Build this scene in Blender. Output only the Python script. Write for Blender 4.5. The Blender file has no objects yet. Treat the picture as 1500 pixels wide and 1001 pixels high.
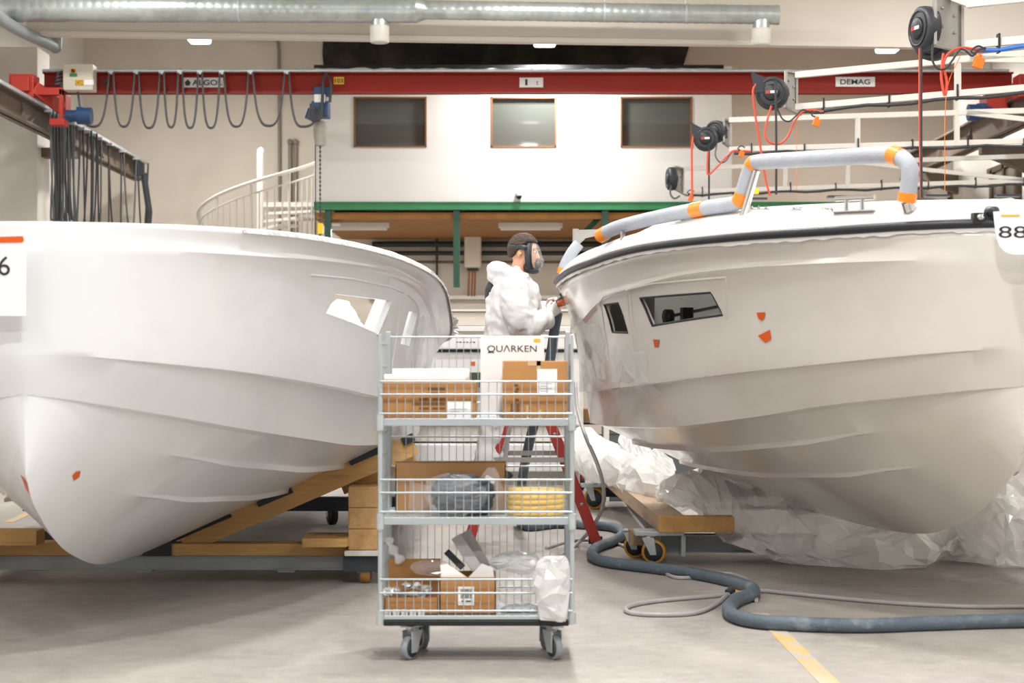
import bpy, math, random
import numpy as np
from mathutils import Vector, Matrix, Euler, noise
from mathutils.bvhtree import BVHTree
random.seed(7)
SC = bpy.context.scene
COL = SC.collection

# ---------------------------------------------------------------- camera, world, exposure
F, CX, CY, H = 2500.0, 750.0, 535.0, 1.295      # focal length in px of a 1500 px frame, eye height in metres
cam = bpy.data.cameras.new('camera')
cam.sensor_width = 36.0
cam.lens = 36.0 * F / 1500.0
cam.shift_y = (CY - 500.5) / 1500.0
cam.clip_end = 200
cam.dof.use_dof = True
cam.dof.focus_distance = 11.4
cam.dof.aperture_fstop = 3.2
camo = bpy.data.objects.new('camera', cam)
camo.location = (0, 0, H)
camo.rotation_euler = (math.pi / 2, 0, 0)
COL.objects.link(camo)
SC.camera = camo
SC.view_settings.view_transform = 'Standard'
SC.view_settings.look = 'None'
SC.view_settings.exposure = -0.22
SC.view_settings.gamma = 1.0
SC.view_settings.use_curve_mapping = False
wd = bpy.data.worlds.new('world')
SC.world = wd
wd.use_nodes = True
wd.node_tree.nodes['Background'].inputs[0].default_value = (0.97, 0.985, 1.0, 1)
wd.node_tree.nodes['Background'].inputs[1].default_value = 0.40
LAMP_W = 140.0
LAMP_COL = (1.0, 0.985, 0.96)

# ---------------------------------------------------------------- helpers
def at(px, py, Y):
    "world point at depth Y seen at that place in the photograph"
    return Vector(((px - CX) * Y / F, Y, H - (py - CY) * Y / F))
def fl(px, py, z=0.0):
    "point on the floor (or on the level z) seen at that place"
    Y = F * (H - z) / (py - CY)
    return Vector(((px - CX) * Y / F, Y, z))
def lin(c):
    if isinstance(c, str):
        c = [int(c[i:i+2], 16) / 255 for i in (0, 2, 4)]
    return tuple((x / 12.92 if x <= .04045 else ((x + .055) / 1.055) ** 2.4) for x in c) + (1,)

def mat(name, c, rough=.5, metal=0., var=0., vscale=4., bump=0., bscale=20., spec=.5, stretch=None, coat=0., dirt=None, dscale=2., dlo=.5, dhi=.7, detail=6.):
    m = bpy.data.materials.new(name); m.use_nodes = True
    nt = m.node_tree; N = nt.nodes; L = nt.links
    b = N['Principled BSDF']
    base = lin(c)
    b.inputs['Base Color'].default_value = base
    b.inputs['Roughness'].default_value = rough
    b.inputs['Metallic'].default_value = metal
    b.inputs['Specular IOR Level'].default_value = spec
    b.inputs['Coat Weight'].default_value = coat
    b.inputs['Coat Roughness'].default_value = .06
    tc = N.new('ShaderNodeTexCoord'); mp = N.new('ShaderNodeMapping')
    L.new(tc.outputs['Object'], mp.inputs['Vector'])
    if stretch: mp.inputs['Scale'].default_value = stretch
    colsock = None
    if var:
        n = N.new('ShaderNodeTexNoise'); n.inputs['Scale'].default_value = vscale; n.inputs['Detail'].default_value = detail
        L.new(mp.outputs[0], n.inputs['Vector'])
        r = N.new('ShaderNodeMapRange'); r.inputs[1].default_value = .3; r.inputs[2].default_value = .7
        r.inputs[3].default_value = 1 - var; r.inputs[4].default_value = 1 + var
        L.new(n.outputs['Fac'], r.inputs[0])
        mx = N.new('ShaderNodeVectorMath'); mx.operation = 'SCALE'
        mx.inputs[0].default_value = base[:3]
        L.new(r.outputs[0], mx.inputs['Scale'])
        colsock = mx.outputs[0]
    if dirt:
        n2 = N.new('ShaderNodeTexNoise'); n2.inputs['Scale'].default_value = dscale; n2.inputs['Detail'].default_value = 8
        n2.inputs['Roughness'].default_value = .65
        L.new(mp.outputs[0], n2.inputs['Vector'])
        r2 = N.new('ShaderNodeMapRange'); r2.inputs[1].default_value = dlo; r2.inputs[2].default_value = dhi
        L.new(n2.outputs['Fac'], r2.inputs[0])
        mm = N.new('ShaderNodeMix'); mm.data_type = 'RGBA'
        L.new(r2.outputs[0], mm.inputs['Factor'])
        if colsock: L.new(colsock, mm.inputs['A'])
        else: mm.inputs['A'].default_value = base
        mm.inputs['B'].default_value = lin(dirt)
        colsock = mm.outputs['Result']
    if colsock: L.new(colsock, b.inputs['Base Color'])
    if bump:
        n3 = N.new('ShaderNodeTexNoise'); n3.inputs['Scale'].default_value = bscale; n3.inputs['Detail'].default_value = 5
        L.new(mp.outputs[0], n3.inputs['Vector'])
        bp = N.new('ShaderNodeBump'); bp.inputs['Strength'].default_value = bump; bp.inputs['Distance'].default_value = .02
        L.new(n3.outputs['Fac'], bp.inputs['Height']); L.new(bp.outputs[0], b.inputs['Normal'])
    return m

def film(name, c, clear, trans=.4, rough=.25):
    "thin plastic: some of it see-through, the rest a glossy translucent skin"
    m = bpy.data.materials.new(name); m.use_nodes = True
    nt = m.node_tree; N = nt.nodes; L = nt.links
    b = N['Principled BSDF']; out = N['Material Output']
    b.inputs['Base Color'].default_value = lin(c); b.inputs['Roughness'].default_value = rough
    t = N.new('ShaderNodeBsdfTranslucent'); t.inputs[0].default_value = lin(c)
    m1 = N.new('ShaderNodeMixShader'); m1.inputs[0].default_value = trans
    L.new(b.outputs[0], m1.inputs[1]); L.new(t.outputs[0], m1.inputs[2])
    tr = N.new('ShaderNodeBsdfTransparent'); m2 = N.new('ShaderNodeMixShader'); m2.inputs[0].default_value = clear
    L.new(m1.outputs[0], m2.inputs[1]); L.new(tr.outputs[0], m2.inputs[2])
    L.new(m2.outputs[0], out.inputs[0])
    return m

def emit(name, c, s):
    m = bpy.data.materials.new(name); m.use_nodes = True
    b = m.node_tree.nodes['Principled BSDF']
    b.inputs['Base Color'].default_value = lin(c)
    b.inputs['Emission Color'].default_value = lin(c); b.inputs['Emission Strength'].default_value = s
    return m

M = {}
def wood(name, c, dark, sc):
    m = mat(name, c, .65, var=.12, vscale=6, stretch=sc, dirt=dark, dscale=3, dlo=.52, dhi=.78, bump=.15, bscale=30)
    return m
M['gel'] = mat('gelcoat_white', 'e3e5e8', .22, coat=.25, dirt='d6d8da', dscale=1.1, dlo=.48, dhi=.75)
M['gelw'] = mat('gelcoat_warm', 'd3cec8', .17, coat=.3, dirt='c5bfb8', dscale=1.0, dlo=.45, dhi=.8)
M['deck'] = mat('deck_white', 'dcdbda', .35)
M['rawfibre'] = mat('raw_fibreglass', 'd2cec6', .55, var=.1, vscale=12)
M['rubber'] = mat('black_rubber', '1d2026', .45)
M['black'] = mat('black_plastic', '17191c', .45)
M['dgrey'] = mat('dark_grey_plastic', '2c3036', .5, var=.1)
M['steel'] = mat('galvanised_steel', 'c3cacd', .38, .55, var=.1, vscale=15)
M['zinc'] = mat('zinc_wire', 'bac3c7', .35, .5, var=.06)
M['alu'] = mat('brushed_aluminium', 'a5a29e', .4, .6, var=.06)
M['chrome'] = mat('polished_steel', 'd8d8d8', .1, 1.)
M['pgrey'] = mat('painted_grey_steel', '9aa0a3', .5, .2, var=.08)
M['dsteel'] = mat('dark_steel', '3f444a', .5, .4, var=.15)
M['brown'] = mat('primed_brown_steel', '6b5d52', .6, .1, var=.18, vscale=3)
M['red'] = mat('crane_red', '8a2317', .5, spec=.2, var=.08, vscale=1.2)
M['ladder'] = mat('ladder_red', 'a52c22', .45, var=.06)
M['redl'] = mat('bright_red', 'a2291b', .45)
M['green'] = mat('green_steel', '2f7d50', .45, var=.08)
M['dgreen'] = mat('dark_green_steel', '1d4a35', .5)
M['blue'] = mat('motor_blue', '183b63', .45)
M['orange'] = mat('orange_plastic', 'f07818', .45)
M['tape'] = mat('orange_tape', 'd2560f', .45, var=.05)
M['otape'] = mat('bright_orange_tape', 'f08a1e', .4, var=.05)
M['yellow'] = mat('yellow_plastic', 'ecc11e', .4)
M['ylab'] = mat('yellow_label', 'e8b21a', .5)
M['paper'] = mat('white_card', 'f0efee', .6)
M['ink'] = mat('black_ink', '22242a', .6)
M['sign'] = mat('white_sign', 'e9e9ea', .5)
M['plate'] = mat('pale_plate', 'd9d6d2', .5)
M['foam'] = mat('grey_foam', 'a9adb6', .75, var=.07, vscale=8, bump=.25, bscale=120)
M['hose'] = mat('blue_grey_hose', '57646f', .6, var=.12, vscale=6, bump=.3, bscale=60, dirt='8d979e', dscale=5, dlo=.55, dhi=.75)
M['those'] = mat('grey_air_hose', 'a9a6a6', .35, var=.06)
M['rhose'] = mat('red_hose', 'dd4f36', .4)
M['bhose'] = mat('blue_hose', '2f6fc4', .4)
M['cable'] = mat('dark_cable', '2e3134', .5)
M['cable2'] = mat('grey_cable', '505356', .5)
M['card'] = mat('corrugated_card', 'b07f4c', .75, var=.08, vscale=5, stretch=(1, 1, 4))
M['card2'] = mat('pale_card', 'b98b5c', .75, var=.06, vscale=4)
M['cardd'] = mat('card_inside', '8d6740', .8, var=.06)
M['pine'] = wood('pine_along', 'cfa468', 'a97b43', (1, 10, 14))
M['piney'] = wood('pine_depth', 'c39a67', 'a07848', (10, 1, 14))
M['pinee'] = wood('pine_end_grain', 'c99a5e', '9c7040', (5, 5, 5))
M['oldwood'] = wood('weathered_timber', 'b59c80', '8a7257', (12, 1, 14))
M['white'] = mat('white_paint', 'd8d4cc', .45, var=.03)
M['whitem'] = mat('white_enamel_steel', 'ecebe8', .4)
M['skin'] = mat('skin', 'd9a184', .5, var=.05, vscale=15)
M['hair'] = mat('brown_hair', '38281b', .6, var=.25, vscale=60, bump=.8, bscale=90)
M['suit'] = mat('white_coverall', 'd9d7d7', .7, bump=.25, bscale=14)
M['suitg'] = mat('grey_white_legging', 'c9c7c6', .55, bump=.5, bscale=18)
M['glove'] = mat('pale_work_glove', 'dfdcd6', .7)
M['sheet'] = film('polythene_sheet', 'f8f7f5', .10, .28, .10)
M['bag'] = film('clear_bag', 'f4f4f6', .80, .2, .08)
M['bagw'] = film('milky_bag', 'f4f4f4', .25, .35, .14)
M['visor'] = film('clear_visor', 'eef0f2', .82, .1, .04)
M['lamp'] = emit('lamp_diffuser', 'ffffff', 6.0)
M['tube'] = mat('tube_lamp_cover', 'd9d2c6', .4)
M['bandw'] = mat('white_foam_roll', 'f4f3ef', .7)
M['silver'] = mat('silver_wrap', 'd0d0d2', .25, .5, bump=.5, bscale=30)
M['greenpipe'] = mat('dark_pipe', '2f3331', .5)
M['copper'] = mat('copper_pipe', 'a0623c', .4, .5)
M['heater'] = mat('heater_enamel', 'ddd5c4', .4)
M['panelg'] = mat('grey_panel', '55595b', .6, var=.08)

def tag(o, label=None, cat=None, group=None, kind=None):
    if label: o['label'] = label
    if cat: o['category'] = cat
    if group: o['group'] = group
    if kind: o['kind'] = kind
    return o
def thing(name, label, cat, loc=(0, 0, 0), rz=0, group=None):
    o = bpy.data.objects.new(name, None); COL.objects.link(o)
    o.empty_display_size = .1
    o.location = loc; o.rotation_euler = (0, 0, rz)
    return tag(o, label, cat, group)
def wmat(o):
    m = o.matrix_basis.copy()
    while o.parent:
        o = o.parent; m = o.matrix_basis @ m
    return m
def copy_tree(o, parent=None):
    c = o.copy(); COL.objects.link(c); c.parent = parent
    for ch in list(o.children): copy_tree(ch, c)
    return c

class MB:
    def __init__(s): s.v = []; s.f = []; s.sm = []
    def add(s, vs, fs, smooth=False):
        n = len(s.v); s.v += [Vector(v) for v in vs]
        s.f += [tuple(i + n for i in f) for f in fs]; s.sm += [smooth] * len(fs); return s
    def box(s, lo, hi, rot=None, piv=None):
        lo, hi = Vector(lo), Vector(hi)
        vs = [Vector((x, y, z)) for z in (lo.z, hi.z) for y in (lo.y, hi.y) for x in (lo.x, hi.x)]
        if rot is not None:
            c = Vector(piv) if piv is not None else (lo + hi) / 2
            R = Euler(rot).to_matrix(); vs = [R @ (v - c) + c for v in vs]
        return s.add(vs, [(0, 2, 3, 1), (4, 5, 7, 6), (0, 1, 5, 4), (2, 6, 7, 3), (0, 4, 6, 2), (1, 3, 7, 5)])
    def bar(s, a, b, w, h, up=(0, 0, 1), off=0):
        "square bar from a to b, w wide sideways and h high"
        a, b = Vector(a), Vector(b); d = (b - a).normalized(); up = Vector(up)
        sd = d.cross(up)
        if sd.length < 1e-5: sd = Vector((1, 0, 0))
        sd.normalize(); u = sd.cross(d).normalized()
        vs = []
        for p in (a, b):
            for i, j in ((-1, -1), (1, -1), (1, 1), (-1, 1)):
                vs.append(p + sd * w / 2 * i + u * h / 2 * j)
        return s.add(vs, [(3, 2, 1, 0), (4, 5, 6, 7), (0, 1, 5, 4), (1, 2, 6, 5), (2, 3, 7, 6), (3, 0, 4, 7)])
    def tube(s, pts, r, n=8, cap=True, ell=None, up=(0, 0, 1)):
        pts = [Vector(p) for p in pts]; k = len(pts)
        rs = r if isinstance(r, (list, tuple)) else [r] * k
        up = Vector(up); rings = []; prev = None
        for i, p in enumerate(pts):
            d = (pts[min(i + 1, k - 1)] - pts[max(i - 1, 0)])
            d = d.normalized() if d.length > 1e-9 else Vector((0, 0, 1))
            if prev is None:
                a = up if abs(d.dot(up)) < .95 else Vector((1, 0, 0))
                x = (a - d * a.dot(d)).normalized()
            else:
                x = prev - d * prev.dot(d)
                x = x.normalized() if x.length > 1e-6 else d.orthogonal().normalized()
            prev = x; y = d.cross(x)
            rr = rs[i]; rx, ry = (rr if isinstance(rr, (tuple, list)) else (rr, rr))
            rings.append([p + x * math.cos(2 * math.pi * j / n) * rx + y * math.sin(2 * math.pi * j / n) * ry for j in range(n)])
        vs = [v for ring in rings for v in ring]; fs = []
        for i in range(k - 1):
            for j in range(n):
                a, b = i * n + j, i * n + (j + 1) % n
                fs.append((a, b, b + n, a + n))
        s.add(vs, fs, True)
        if cap:
            s.add(rings[0], [tuple(range(n - 1, -1, -1))]); s.add(rings[-1], [tuple(range(n))])
        return s
    def lathe(s, prof, o, axis=(0, 0, 1), n=24, smooth=True):
        "prof: (radius, height) along axis from o"
        o = Vector(o); ax = Vector(axis).normalized(); x = ax.orthogonal().normalized(); y = ax.cross(x)
        vs = []; fs = []
        for (r, h) in prof:
            for j in range(n):
                t = 2 * math.pi * j / n
                vs.append(o + ax * h + (x * math.cos(t) + y * math.sin(t)) * r)
        for i in range(len(prof) - 1):
            for j in range(n):
                a, b = i * n + j, i * n + (j + 1) % n
                fs.append((a, b, b + n, a + n))
        s.add(vs, fs, smooth)
        s.add(vs[:n], [tuple(range(n - 1, -1, -1))]); s.add(vs[-n:], [tuple(range(n))])
        return s
    def prism(s, poly, d, smooth=False):
        "closed polygon (3-D points) pushed along d"
        p = [Vector(q) for q in poly]; d = Vector(d); n = len(p)
        nor = Vector((0, 0, 0))
        for i in range(n): nor += p[i].cross(p[(i + 1) % n])
        if nor.dot(d) > 0: p.reverse()
        vs = p + [q + d for q in p]
        s.add(vs, [tuple(range(n)), tuple(range(2 * n - 1, n - 1, -1))])
        return s.add(vs, [((i + 1) % n, i, i + n, (i + 1) % n + n) for i in range(n)], smooth)
    def ell(s, c, r, n=16, m=10, rot=None):
        c = Vector(c); R = Euler(rot).to_matrix() if rot else Matrix.Identity(3)
        vs = []; fs = []
        for i in range(m + 1):
            t = math.pi * i / m
            for j in range(n):
                p = 2 * math.pi * j / n
                vs.append(c + R @ Vector((r[0] * math.sin(t) * math.cos(p), r[1] * math.sin(t) * math.sin(p), r[2] * math.cos(t))))
        for i in range(m):
            for j in range(n):
                a, b = i * n + j, i * n + (j + 1) % n
                fs.append((a, a + n, b + n, b))
        return s.add(vs, fs, True)
    def grid(s, rows, smooth=True, closed=False):
        n = len(rows[0]); vs = [v for r in rows for v in r]; fs = []
        for i in range(len(rows) - 1):
            for j in range(n if closed else n - 1):
                a, b = i * n + j, i * n + (j + 1) % n
                fs.append((a, b, b + n, a + n))
        return s.add(vs, fs, smooth)
    def build(s, name, m, parent=None, bevel=0., local=False, mods=None):
        me = bpy.data.meshes.new(name)
        vs = s.v
        if parent is not None and not local:
            inv = wmat(parent).inverted(); vs = [inv @ v for v in vs]
            off = Vector((0, 0, 0))
        else: off = Vector((0, 0, 0))
        me.from_pydata([tuple(v) for v in vs], [], s.f)
        me.polygons.foreach_set('use_smooth', s.sm)
        me.validate(); me.update()
        me.materials.append(m)
        o = bpy.data.objects.new(name, me); COL.objects.link(o); o.parent = parent
        if bevel:
            b = o.modifiers.new('bevel', 'BEVEL'); b.width = bevel; b.segments = 2; b.limit_method = 'ANGLE'
        if parent is None:                      # put the origin of a free-standing mesh at its base
            lo = Vector((min(v.x for v in vs), min(v.y for v in vs), min(v.z for v in vs)))
            hi = Vector((max(v.x for v in vs), max(v.y for v in vs), max(v.z for v in vs)))
            c = Vector(((lo.x + hi.x) / 2, (lo.y + hi.y) / 2, lo.z))
            me.transform(Matrix.Translation(-c)); o.location = c
        return o
def bake(o):
    "apply the modifiers of o"
    dg = bpy.context.evaluated_depsgraph_get()
    dg.update()
    me = bpy.data.meshes.new_from_object(o.evaluated_get(dg))
    o.modifiers.clear(); old = o.data; o.data = me; bpy.data.meshes.remove(old)
    return o
def struct(name, mb, m, bevel=0.):
    return tag(mb.build(name, m, None, bevel), kind='structure')
def text(s, center, width, height, m, parent, name='lettering', rot=(math.pi / 2, 0, 0), bold=0.):
    cu = bpy.data.curves.new(name, 'FONT'); cu.body = s; cu.align_x = 'CENTER'; cu.align_y = 'CENTER'
    cu.size = 1; cu.extrude = 0; cu.offset = bold; cu.materials.append(m)
    o = bpy.data.objects.new(name, cu); COL.objects.link(o)
    dg = bpy.context.evaluated_depsgraph_get(); dg.update()
    me = bpy.data.meshes.new_from_object(o.evaluated_get(dg)); bpy.data.objects.remove(o)
    co = np.array([v.co for v in me.vertices]); lo = co.min(0); hi = co.max(0)
    sx = width / max(hi[0] - lo[0], 1e-6); sy = height / max(hi[1] - lo[1], 1e-6)
    R = Euler(rot).to_matrix(); mb = MB()
    vs = [R @ Vector(((v[0] - (lo[0] + hi[0]) / 2) * sx, (v[1] - (lo[1] + hi[1]) / 2) * sy, 0)) + Vector(center) for v in co]
    mb.add(vs, [tuple(p.vertices) for p in me.polygons]); bpy.data.meshes.remove(me)
    return mb.build(name, m, parent)
def smoothpath(pts, n=8):
    "Catmull-Rom through the points"
    P = [Vector(p) for p in pts]; P = [P[0] * 2 - P[1]] + P + [P[-1] * 2 - P[-2]]; out = []
    for i in range(1, len(P) - 2):
        for k in range(n):
            t = k / n; a, b, c, d = P[i-1], P[i], P[i+1], P[i+2]
            out.append(.5 * ((2 * b) + (c - a) * t + (2 * a - 5 * b + 4 * c - d) * t * t + (3 * b - a - 3 * c + d) * t ** 3))
    out.append(P[-2]); return out
def ridge(p, f, oct=3):
    v = 0; a = 1
    for k in range(oct):
        v += a * (1 - 2 * abs(noise.noise(p * f + Vector((k * 7.1, 3.3 * k, 0))))); f *= 2.1; a *= .5
    return v

def folds(p, f, seed=0, k=5):
    "crease pattern: triangle waves in random directions, so that film breaks into flat facets with sharp folds"
    rnd = random.Random(seed * 131 + 7); v = 0; a = 1; tot = 0
    w = noise.noise(p * f * .45 + Vector((seed * 1.7, 2.3, seed))) * 1.1
    for i in range(k):
        d = Vector((rnd.gauss(0, 1), rnd.gauss(0, 1), rnd.gauss(0, 1))).normalized()
        x = p.dot(d) * f * (.7 + .35 * i) + rnd.random() * 9 + w * (.5 + .2 * i)
        v += a * (abs(2 * (x - math.floor(x)) - 1) - .5) * 2; tot += a; a *= .72
    return v / tot * 1.8

def facets(rows, jit, seed, mb=None):
    "crumpled film: a grid broken into irregular flat triangles"
    rnd = random.Random(seed); mb = mb or MB(); ni, nj = len(rows), len(rows[0]); G = []
    for i in range(ni):
        r = []
        for j in range(nj):
            p = Vector(rows[i][j])
            if 0 < i < ni - 1 and 0 < j < nj - 1:
                a = rows[i+1][j] - rows[i-1][j]; b = rows[i][j+1] - rows[i][j-1]
                n = a.cross(b); n = n.normalized() if n.length > 1e-9 else Vector((0, -1, 0))
                p = p + a * rnd.uniform(-.2, .2) + b * rnd.uniform(-.2, .2) + n * rnd.gauss(0, 1) * jit
                p.z = max(p.z, .006)
            r.append(p)
        G.append(r)
    vs = [v for r in G for v in r]; fs = []
    for i in range(ni - 1):
        for j in range(nj - 1):
            a = i * nj + j; b, c, d = a + 1, a + nj + 1, a + nj
            fs += [(a, b, c), (a, c, d)] if rnd.random() < .5 else [(a, b, d), (b, c, d)]
    return mb.add(vs, fs, False)
# ---------------------------------------------------------------- the hall
XL, XR, YB, ZC = -7.03, 7.2, 28.0, 6.75
def floor_material():
    m = bpy.data.materials.new('concrete_floor'); m.use_nodes = True
    N = m.node_tree.nodes; L = m.node_tree.links; b = N['Principled BSDF']
    tc = N.new('ShaderNodeTexCoord')
    def nz(scale, det, rough=.6, st=None):
        n = N.new('ShaderNodeTexNoise'); n.inputs['Scale'].default_value = scale; n.inputs['Detail'].default_value = det; n.inputs['Roughness'].default_value = rough
        if st:
            mp = N.new('ShaderNodeMapping'); mp.inputs['Scale'].default_value = st; L.new(tc.outputs['Object'], mp.inputs['Vector']); L.new(mp.outputs[0], n.inputs['Vector'])
        else: L.new(tc.outputs['Object'], n.inputs['Vector'])
        return n
    def mixc(fac, a, c):
        x = N.new('ShaderNodeMix'); x.data_type = 'RGBA'; L.new(fac, x.inputs['Factor'])
        if isinstance(a, str): x.inputs['A'].default_value = lin(a)
        else: L.new(a, x.inputs['A'])
        x.inputs['B'].default_value = lin(c); return x.outputs['Result']
    def rng(sock, lo, hi, o=1.):
        r = N.new('ShaderNodeMapRange'); r.inputs[1].default_value = lo; r.inputs[2].default_value = hi; r.inputs[4].default_value = o; L.new(sock, r.inputs[0]); return r.outputs[0]
    c = mixc(rng(nz(.8, 9, .62).outputs['Fac'], .32, .72), 'aaa49e', '918b86')
    c = mixc(rng(nz(9, 10, .75).outputs['Fac'], .40, .75, .55), c, 'c2bcb6')
    c = mixc(rng(nz(.7, 6, .6, (1.4, .8, 1)).outputs['Fac'], .42, .95, .6), c, '6f6862')
    c = mixc(rng(nz(70, 4).outputs['Fac'], .58, .72, .4), c, '6a6560')
    c = mixc(rng(nz(60, 2).outputs['Fac'], .70, .74, .8), c, 'ebe7e0')
    L.new(c, b.inputs['Base Color'])
    b.inputs['Roughness'].default_value = .62
    b.inputs['Specular IOR Level'].default_value = .35
    bp = N.new('ShaderNodeBump'); bp.inputs['Strength'].default_value = .12; bp.inputs['Distance'].default_value = .01
    L.new(nz(25, 6).outputs['Fac'], bp.inputs['Height']); L.new(bp.outputs[0], b.inputs['Normal'])
    return m
WALL = mat('wall_plaster', 'd8cfc2', .8, var=.03, vscale=1.5, dirt='c9beb0', dscale=.7, dlo=.55, dhi=.85)
WALLW = mat('wall_white', 'dedad3', .75, var=.02, vscale=2)
BEAM = mat('concrete_beam', 'd6cec3', .75, var=.02, vscale=2)
OFFW = mat('office_white', 'e8e6e3', .6)
VOID_SHADE = mat('painted_void_shade', '2b2825', .9, var=.3, vscale=3, dirt='4c453e', dscale=1.4, dlo=.45, dhi=.65)
struct('floor', MB().box((-8, -3, -.1), (9, 30, 0)), floor_material())
struct('ceiling', MB().box((-8, -3, ZC), (9, 28.2, ZC + .1)), WALLW)
struct('wall_left', MB().box((XL - .2, -3, 0), (XL, YB + .2, ZC)), WALLW)
struct('wall_right', MB().box((XR, -3, 0), (XR + .2, YB + .2, ZC)), WALLW)
struct('wall_back', MB().box((XL, YB, 0), (XR, YB + .2, ZC)), WALL)
# dark panel on the back wall, painting in the unlit void over the office
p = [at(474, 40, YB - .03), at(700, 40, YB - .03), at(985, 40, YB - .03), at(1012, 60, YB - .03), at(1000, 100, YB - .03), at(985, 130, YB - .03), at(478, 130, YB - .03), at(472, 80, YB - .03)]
struct('trim_1', MB().prism(p, (0, .03, 0)), VOID_SHADE)
# long concrete roof beam, slightly out of level
Yb = 21.0
a, b = at(38, 52, Yb), at(1560, 73, Yb)
mb = MB(); q = [Vector((a.x, Yb, a.z)), Vector((b.x, Yb, b.z)), Vector((b.x, Yb, ZC)), Vector((a.x, Yb, ZC))]
mb.prism(q, (0, .12, 0))
q = [at(38, 52, Yb - .0), at(1560, 73, Yb), at(1560, 66, Yb), at(38, 45, Yb)]
struct('trim_2', mb, BEAM)
struct('trim_3', MB().prism([v + Vector((0, 0, 0)) for v in q], (0, -.03, 0)), BEAM)
# columns along the left wall
struct('trim_4', MB().box((XL, 22.8, 0), (-6.34, 23.4, 5.55)), WALLW, .01)
struct('trim_5', MB().box((XL, 18.6, 0), (-6.75, 19.0, ZC)), WALLW, .01)
struct('trim_6', MB().box((XR - .45, 25.6, 0), (XR, 26.1, ZC)), WALLW, .01)
# upper office on the mezzanine
YO = 24.0
oz0, oz1 = at(0, 297, YO).z, at(0, 99, YO).z
ox0, ox1 = at(462, 0, YO).x, at(1072, 0, YO).x
holes = []
wins = [(518, 142, 625, 216), (719, 142, 815, 216), (909, 142, 1014, 216)]
mb = MB(); xs = ox0
for (x0, y0, x1, y1) in wins:
    A, B = at(x0, y0, YO), at(x1, y1, YO)
    mb.box((xs, YO, oz0), (A.x, YO + .16, oz1)); mb.box((A.x, YO, oz0), (B.x, YO + .16, B.z)); mb.box((A.x, YO, A.z), (B.x, YO + .16, oz1))
    xs = B.x
mb.box((xs, YO, oz0), (ox1, YO + .16, oz1))
mb.box((ox0, YO + .16, oz0), (ox0 + .12, YB, oz1)); mb.box((ox1 - .12, YO + .16, oz0), (ox1, YB, oz1))
mb.box((ox0, YO, oz1), (ox1, YB, oz1 + .02))
struct('wall_office', mb, OFFW)
# ragged black membrane along the top edge of the office
mb = MB(); x = ox0 - .02; top = []; random.seed(3)
while x < ox1: top.append((x, .012 + .03 * random.random())); x += .12
for (x, w), (x2, w2) in zip(top, top[1:]): mb.prism([(x, YO - .02, oz1 + .035), (x2, YO - .02, oz1 + .035), (x2, YO - .02, oz1 + .012 - w2), (x, YO - .02, oz1 + .012 - w)], (0, .3, 0))
struct('trim_7', mb, M['black'])
GLASS = mat('office_glass', '565954', .03, spec=.5)
FR = mat('window_frame_brown', '8a5a34', .5)
for i, (x0, y0, x1, y1) in enumerate(wins):
    A, B = at(x0, y0, YO), at(x1, y1, YO)
    w = struct(f'window_{i+1}', MB().box((A.x, YO + .05, B.z), (B.x, YO + .07, A.z)), GLASS)
    f = MB(); t = .022
    f.box((A.x, YO - .01, B.z), (A.x + t, YO + .05, A.z)); f.box((B.x - t, YO - .01, B.z), (B.x, YO + .05, A.z))
    f.box((A.x, YO - .01, B.z), (B.x, YO + .05, B.z + t)); f.box((A.x, YO - .01, A.z - t), (B.x, YO + .05, A.z))
    f.build('window_frame', FR, w)
# mezzanine: deck, green edge beam, cross beam and hanging posts
struct('trim_8', MB().box((ox0 - .02, YO + .1, oz0 - .22), (5.2, YB, oz0 - .13)), mat('chipboard', '9a6a35', .8, var=.12, vscale=5))
gz0, gz1 = at(0, 307.5, YO).z, at(0, 296, YO).z
mb = MB()
mb.box((ox0 - .02, YO - .03, gz0), (5.2, YO + .1, gz0 + .015)).box((ox0 - .02, YO - .03, gz1 - .015), (5.2, YO + .1, gz1)).box((ox0 - .02, YO - .02, gz0), (5.2, YO, gz1))
gb = struct('trim_9', mb, M['green'])
mb = MB().box((ox0 + .1, 25.2, at(0, 321, 25.2).z), (5.2, 25.32, at(0, 316, 25.2).z))
struct('trim_10', mb, M['dgreen'])
mb = MB()
for (x, yb) in ((669, 421), (481, 520), (886, 560), (1120, 560)):
    A = at(x, 308, YO + .1)
    mb.box((A.x - .045, YO + .02, at(0, yb, YO).z if yb < 450 else 0), (A.x + .045, YO + .12, gz0))
    if yb != 520: mb.bar((A.x - .3 if x > 800 else A.x, YO + .07, gz0 - .32 if x > 800 else gz0 - .2), (A.x, YO + .3, gz0 - .02), .05, .06)
struct('trim_11', mb, M['dgreen'])
# painted lines on the floor
LINE = mat('yellow_floor_paint', 'd9ac36', .7, dirt='b5aca1', dscale=4, dlo=.36, dhi=.56)
struct('trim_12', MB().box((1.25, 6.2, 0), (1.335, 8.9, .002)).box((1.25, 9.7, 0), (1.335, 10.6, .002)), LINE)
A = fl(118, 730)
struct('trim_13', MB().prism([fl(5, 765, .002), fl(20, 765, .002), fl(95, 730, .002), fl(85, 730, .002)], (0, 0, -.001)), LINE)
# pipes and a cable tray on the back wall under the mezzanine
mb = MB()
for y, r in ((358, .045), (371, .035)): mb.tube([at(545, y, YB - .12), at(960, y, YB - .12)], r, 8)
struct('trim_14', mb.tube([at(640, 345, YB - .12), at(640, 436, YB - .12)], .02, 6), M['greenpipe'])
struct('trim_15', MB().tube([at(545, 384, YB - .08), at(960, 384, YB - .08)], .02, 6), mat('brown_pipe', '6b5a4c', .5))
struct('trim_16', MB().box((at(540, 0, YB).x, YB - .25, at(0, 439, YB).z), (at(940, 0, YB).x, YB - .02, at(0, 434, YB).z)), M['white'])
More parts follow.
